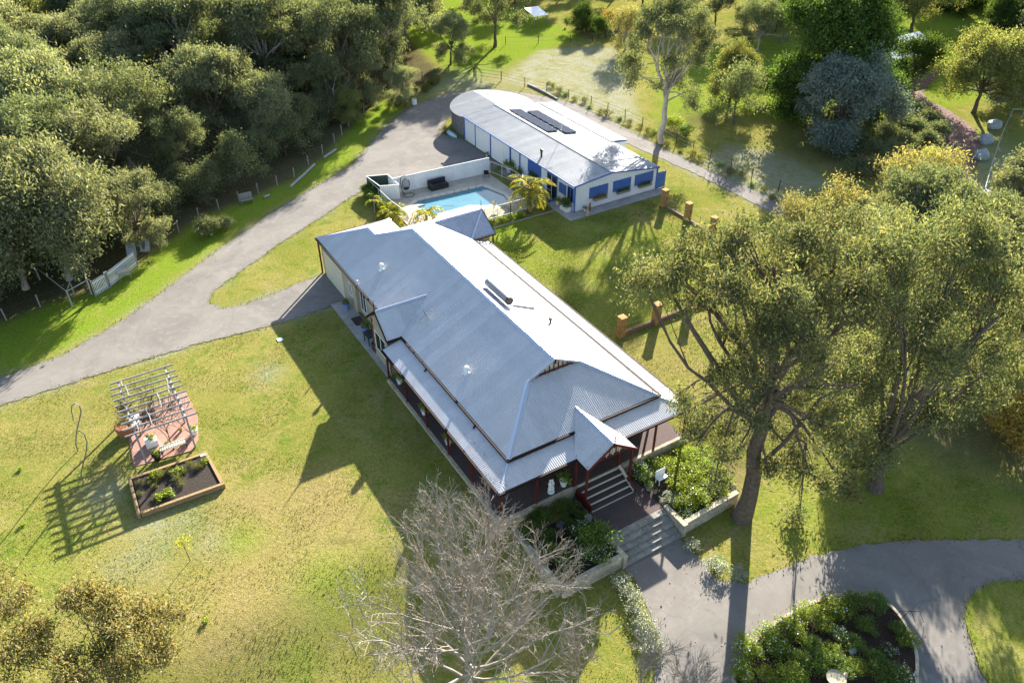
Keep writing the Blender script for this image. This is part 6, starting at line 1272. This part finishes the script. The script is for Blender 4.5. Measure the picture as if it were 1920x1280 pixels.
for l, x, k in wb:
    t = thing('window_box', f'window box of {l} under a blue gable shutter', 'window box', (x, 27.22, .6)); MB().box(x-.75, x+.75, 27.05, 27.4, .58, .78).build('box', M['weather'], t)
    for i in range(3):
        o = link(bpy.data.objects.new('foliage', SP[k if k == 'low' else 'low'][1])); o.parent = t; o.location = (-.5+i*.5, -.03, .12); o.scale = (.55, .4, .8)
        if k == 'orange': o.data = o.data.copy(); o.data.materials[0] = M['orange']
t = thing('window_box', 'window box of trailing plants under the blue side shutters', 'window box', (23.7, 34.2, .75)); MB().box(23.5, 23.85, 33.4, 35.0, .72, .92).build('box', M['weather'], t)
for i in range(3): o = link(bpy.data.objects.new('foliage', SP['low'][1])); o.parent = t; o.location = (-.02, -.5+i*.5, .18); o.scale = (.4, .5, .9)
for x, y, l, s in ((23.55, 32.9, 'potted plant left of the shed glass door by the chair', 1.1), (23.5, 29.6, 'white pot of flowers between glass door and corner window', 1.0), (23.4, 36.6, 'leafy pot plant against the shed wall behind the tall palm', 1.5), (23.4, 38.3, 'spiky palm pot beside the blue shed post', 1.8), (24.9, 27.1, 'small pot plant at the shed corner', .7), (23.5, 43.0, 'small pot between two roller doors', .7)): pot(x, y, -.13, l, 'whitep', s*.8, 'veg', s*1.1)
pl_ = thing('planter_trough', 'long white trough of leafy plants under the shed corner window', 'planter', (23.45, 28.2, -.13)); MB().box(23.2, 23.75, 27.7, 28.8, -.13, .3).build('trough', M['whitep'], pl_)
for i in range(2): o = link(bpy.data.objects.new('foliage', SP['low'][1])); o.parent = pl_; o.location = (0, -.25+i*.5, .4); o.scale = (.7, .7, 2.0)
solo(MB().lathe([(.12, 0), (.12, .5), (.08, .55), (.1, .75), (.02, .85)], 8, (25.3, 26.9, -.13)), 'garden_post', M['terracotta'], (25.3, 26.9, -.13), 'short terracotta post ornament at the gable wall', 'ornament')
solo(MB().lathe([(.15, 0), (.12, .3), (.16, .35), (.06, .6), (.02, .65)], 8, (24.6, 26.3, -.13)), 'garden_ornament', M['stone'], (24.6, 26.3, -.13), 'small stone ornament on the path corner of the shed', 'ornament')
kb = thing('kayak', 'pale blue small boat lying on the grass nook beside the tank', 'boat', (23.3, 50.4, GZ)); km = MB()
for i, (t_, w_) in enumerate(((-1, .03), (-.6, .28), (0, .38), (.6, .28), (1, .03))):
    for a in np.linspace(0, 6.28, 9)[:-1]: km.v.append((23.2+w_*math.cos(a), 50.4+t_*1.2, -.02+.16*math.sin(a)))
for i in range(4):
    for j in range(8): a = i*8+j; b = i*8+(j+1) % 8; km.f.append((a, b, b+8, a+8))
km.build('hull', mat('pale_blue', (.36, .52, .58), .5), kb, smooth=True)
shrub('weed', (22.9, 51.6, GZ), 1.0, 'weedy clump on the nook beside the tank')
# ================================================================ BUSH EDGE PENS AND FAR PROPERTY
def picket(label, a, b, h=1.15, step=.13):
    t = thing('picket_gate', label, 'gate', (*a, GZ)); a = np.array(a, float); b = np.array(b, float); L = np.linalg.norm(b-a); k = int(L/step)
    for i in range(k+1): p = a+(b-a)*i/k; MB().beam((*p, -.15), (*p, h), .05, .025).build('picket', M['whitep'], t)
    for z in (.15, h-.2): MB().beam((*a, z), (*b, z), .03, .07).build('rail', M['whitep'], t)
    for p in (a, b): MB().beam((*p, -.25), (*p, h+.1), .1, .1).build('post', M['palegrey'], t)
    return t
q = [tuple(G(*p)[:2]) for p in ((180, 556), (205, 540), (208, 538), (258, 498))]
picket('narrow white picket gate of the animal pen', q[0], q[1]); picket('wide white picket panel of the animal pen beside the feeder', q[2], q[3])
pen = thing('animal_pen', 'rough pale timber pen frame under the bush edge trees', 'pen', (-18, 36.5, GZ)); pp = [tuple(G(*p)[:2]) for p in ((135, 573), (172, 552), (158, 500), (75, 525))]
for k in range(4):
    a, b = pp[k], pp[(k+1) % 4]; MB().tube([(*a, -.3), (*a, 1.2)], .07, 6).build('post', M['palegrey'], pen); MB().tube([(*a, 1.1), (*b, 1.1)], .045, 5).build('rail', M['palegrey'], pen)
MB().tube([(*pp[0], 1.1), (*pp[2], 1.15)], .045, 5).build('rail', M['palegrey'], pen)
fb_ = G(237, 523); fe = thing('feed_box', 'grey feed box on a small timber stand beside the picket panel', 'box', fb_); MB().box(fb_[0]-.5, fb_[0]+.4, fb_[1]-.25, fb_[1]+.25, .25, .65).build('box', M['grey'], fe); MB().box(fb_[0]-.55, fb_[0]+.45, fb_[1]-.3, fb_[1]+.3, .65, .7).build('lid', M['silverlid'] if 'silverlid' in M else M['alu'], fe)
for dx in (-.45, .35): MB().box(fb_[0]+dx, fb_[0]+dx+.06, fb_[1]-.2, fb_[1]-.14, -.2, .25).build('leg', M['weather'], fe)
for i, (x, y, l) in enumerate(((255, 480, 'blue grey metal sheet leaning at the bush edge'), (280, 472, 'small rusty metal sheet leaning at the bush edge'))):
    p = G(x, y); solo(MB().beam((p[0]-.3, p[1], GZ+.1), (p[0]-.1, p[1]+.5, GZ+1.1), .8, .03), 'metal_sheet', M['grey'], (p[0], p[1], GZ), l, 'sheet')
pc = thing('bench_seat', 'weathered slatted timber seat at the bush edge by the verge', 'bench', G(465, 382)); pc0 = G(465, 382)
MB().box(pc0[0]-.6, pc0[0]+.6, pc0[1], pc0[1]+.4, .15, .2).build('seat', M['weather'], pc)
for k in range(4): MB().box(pc0[0]-.6, pc0[0]+.6, pc0[1]+.42, pc0[1]+.45, .25+k*.14, .35+k*.14).build('slat', M['palegrey'], pc)
for dx in (-.55, .5): MB().box(pc0[0]+dx, pc0[0]+dx+.05, pc0[1], pc0[1]+.42, -.2, .15).build('leg', M['weather'], pc)
for i, ((x0_, y0_), (x1_, y1_), l) in enumerate((((545, 352), (590, 310), 'long weathered log lying along the verge fence'), ((608, 297), (630, 282), 'short pale log on the verge near the bend'), ((495, 372), (505, 368), 'stub of pale timber on the verge by the slatted seat'), ((990, 160), (1045, 188), 'long fallen rail lying beside the paddock fence'))):
    a, b = G(x0_, y0_), G(x1_, y1_); solo(MB().tube([(a[0], a[1], GZ+.12), ((a[0]+b[0])/2+.1, (a[1]+b[1])/2, GZ+.15), (b[0], b[1], GZ+.12)], .13, 7), 'log', M['palegrey'], a, l, 'log')
dr = G(777, 196); solo(MB().lathe([(.3, 0), (.32, .05), (.3, .4), (.32, .45), (.3, .8), (.02, .8)], 12, (dr[0], dr[1], GZ)), 'white_drum', M['whitep'], (dr[0], dr[1], GZ), 'white drum standing on the verge at the driveway bend', 'drum')
sgn = G(590, 350); solo(MB().tube([(sgn[0]-.12, sgn[1], GZ-.1), (sgn[0]-.12, sgn[1], .25), (sgn[0]+.12, sgn[1], .25), (sgn[0]+.12, sgn[1], GZ-.1)], .025, 5), 'garden_hoop', M['whitep'], sgn, 'small white hoop stuck in the green verge', 'hoop')
tg = thing('farm_gate', 'timber rail gate beside the far garden', 'gate', G(1150, 70)); g0 = G(1135, 72); g1 = G(1155, 66)
for p in (g0, g1): MB().tube([(p[0], p[1], GZ-.2), (p[0], p[1], 1.2)], .1, 6).build('post', M['post'], tg)
for z in (.3, .65, 1.0): MB().beam((g0[0], g0[1], z), (g1[0], g1[1], z), .05, .12).build('rail', M['weather'], tg)
ws = thing('shelter', 'low white sheet roofed shelter in the far garden', 'shelter', G(1005, 45)); w0 = G(1005, 45)
MB().add([(w0[0]-1.3, w0[1]-1.5, 1.3), (w0[0]+1.3, w0[1]-1.5, 1.3), (w0[0]+1.3, w0[1]+1.5, 2.0), (w0[0]-1.3, w0[1]+1.5, 2.0), (w0[0]-1.3, w0[1]-1.5, 1.36), (w0[0]+1.3, w0[1]-1.5, 1.36), (w0[0]+1.3, w0[1]+1.5, 2.06), (w0[0]-1.3, w0[1]+1.5, 2.06)], [(3, 2, 1, 0), (4, 5, 6, 7), (0, 1, 5, 4), (1, 2, 6, 5), (2, 3, 7, 6), (3, 0, 4, 7)]).build('roof', M['white'], ws)
for dx in (-1.2, 1.2):
    for dy, h in ((-1.4, 1.3), (1.4, 2.0)): MB().beam((w0[0]+dx, w0[1]+dy, GZ-.1), (w0[0]+dx, w0[1]+dy, h), .1, .1).build('post', M['weather'], ws)
nh = thing('neighbour_house', 'neighbouring house with white roof behind the massive evergreen', 'house', G(1668, 128)); n0 = G(1668, 128); nx_, ny_ = n0[0], n0[1]
MB().box(nx_-4, nx_+4, ny_-3, ny_+3, -.3, 2.5).build('wall', M['cream'], nh)
for sg_, d in (((-1), 'a'), (1, 'b')):
    MB().add([(nx_-4.5, ny_+sg_*3.5, 2.4), (nx_+4.5, ny_+sg_*3.5, 2.4), (nx_+4.5, ny_, 4.0), (nx_-4.5, ny_, 4.0), (nx_-4.5, ny_+sg_*3.5, 2.48), (nx_+4.5, ny_+sg_*3.5, 2.48), (nx_+4.5, ny_, 4.08), (nx_-4.5, ny_, 4.08)], [(0, 1, 2, 3), (7, 6, 5, 4), (0, 4, 5, 1), (1, 5, 6, 2), (3, 2, 6, 7), (0, 3, 7, 4)]).build('roof', M['white'], nh)
window(nh, nx_-2, nx_, .8, 2.0, 'y', ny_-3, -1); window(nh, nx_+1, nx_+3, .8, 2.0, 'y', ny_-3, -1)
bg = 'net wrapped boulders by the gravel track'
for i, (x, y, s) in enumerate(((1862, 240, 1.0), (1848, 268, 1.0), (1838, 298, 1.05), (1840, 375, 1.0))):
    p = G(x, y); solo(MB().ico((p[0], p[1], .2), s*.85, 2, (1.15, .8, .75), .13), 'netted_boulder', M['net'], (p[0], p[1], GZ), 'pale net wrapped boulder standing alone near the track bend' if i == 3 else 'pale net wrapped boulder in the row beside the rail fence', 'boulder', bg, smooth=False)
rf = thing('rail_fence', 'pale rail fence behind the row of netted boulders', 'fence', G(1890, 225)); rp = [tuple(G(*p)[:2]) for p in ((1915, 222), (1893, 222), (1872, 270), (1852, 330), (1840, 372), (1852, 402))]
for a, b in zip(rp[:-1], rp[1:]):
    MB().tube([(*a, GZ-.1), (*a, 1.0)], .06, 6).build('post', M['palegrey'], rf); MB().beam((*a, .9), (*b, .9), .06, .12).build('rail', M['palegrey'], rf)
# painted base of the tall gum, fallen leaves
tb_ = G(1240, 268); 
def litter(name, poly, z, n, m, size, label, seed):
    r = np.random.default_rng(seed); xs_ = [p[0] for p in poly]; ys_ = [p[1] for p in poly]; P = np.column_stack([r.uniform(min(xs_), max(xs_), n), r.uniform(min(ys_), max(ys_), n)]); P = P[inpoly(P[:, 0], P[:, 1], poly)]
    zz = z if not callable(z) else z(P[:, 1]); C3 = np.column_stack([P, np.full(len(P), 1.0)*zz+.02]); d = r.normal(size=C3.shape); d[:, 2] *= .25
    V = leaf_cloud(C3, d, size*(.6+.8*r.random(len(P))), size*.6*(.6+.8*r.random(len(P))), r); o = link(bpy.data.objects.new(name, quad_mesh(name, V, M[m]))); struct(o, 'stuff'); tag(o, label, 'leaves'); return o
litter('fallen_leaves', FD, -1.47, 420, 'dryleaf', .11, 'dry leaves scattered over the forecourt asphalt', 1)
litter('fallen_leaves', [(-12, -12), (2, -14), (0, -7), (-10, -2)], hz, 300, 'dryleaf', .10, 'dry leaves under the bare deciduous tree', 2)
litter('fallen_leaves', [(-1.4, -1.4), (-.3, -1.4), (-.3, 3.5), (-1.4, 3.5)], 2.52, 60, 'dryleaf', .09, 'dry leaves on the verandah roof corner', 3)

def lawn_tufts(name, poly, n, label, seed):
    r = np.random.default_rng(seed); xs_ = [p[0] for p in poly]; ys_ = [p[1] for p in poly]; P = np.column_stack([r.uniform(min(xs_), max(xs_), n), r.uniform(min(ys_), max(ys_), n)])
    P = P[inpoly(P[:, 0], P[:, 1], poly)]; f = np.sin(P[:, 0]*1.1+np.sin(P[:, 1]*.7)*2)+np.sin(P[:, 1]*1.3+np.sin(P[:, 0]*.5)*2)+r.normal(size=len(P)); P = P[f > .2]
    C3 = np.column_stack([P, hz(P[:, 1])+.03]); d = r.normal(size=C3.shape)*.7; d[:, 2] = .6
    V = leaf_cloud(C3, d, .09*(.6+.8*r.random(len(P))), .035*(.6+.8*r.random(len(P))), r); o = link(bpy.data.objects.new(name, quad_mesh(name, V, M['tuft']))); struct(o, 'stuff'); tag(o, label, 'grass'); return o
lawn_tufts('lawn_grass', [(-30, -16), (2, -14), (-1.5, -6.5), (-1.5, 13), (-1.4, 23.9), (-24, 24.2), (-30, 22)], 90000, 'short grass tufts of the open side lawn', 1)
lawn_tufts('lawn_grass', [(12.2, 9.6), (31.6, 10), (31.6, 26), (22.4, 26), (22.4, 28.6), (12.5, 28.5)], 60000, 'short grass tufts of the back lawn', 2)
lawn_tufts('lawn_grass', [(12, -11.2), (24, -16), (30, -6), (13, -2), (12.4, 9), (31, 9), (31, -4), (30, -10)], 50000, 'short grass tufts of the shaded front lawn', 3)
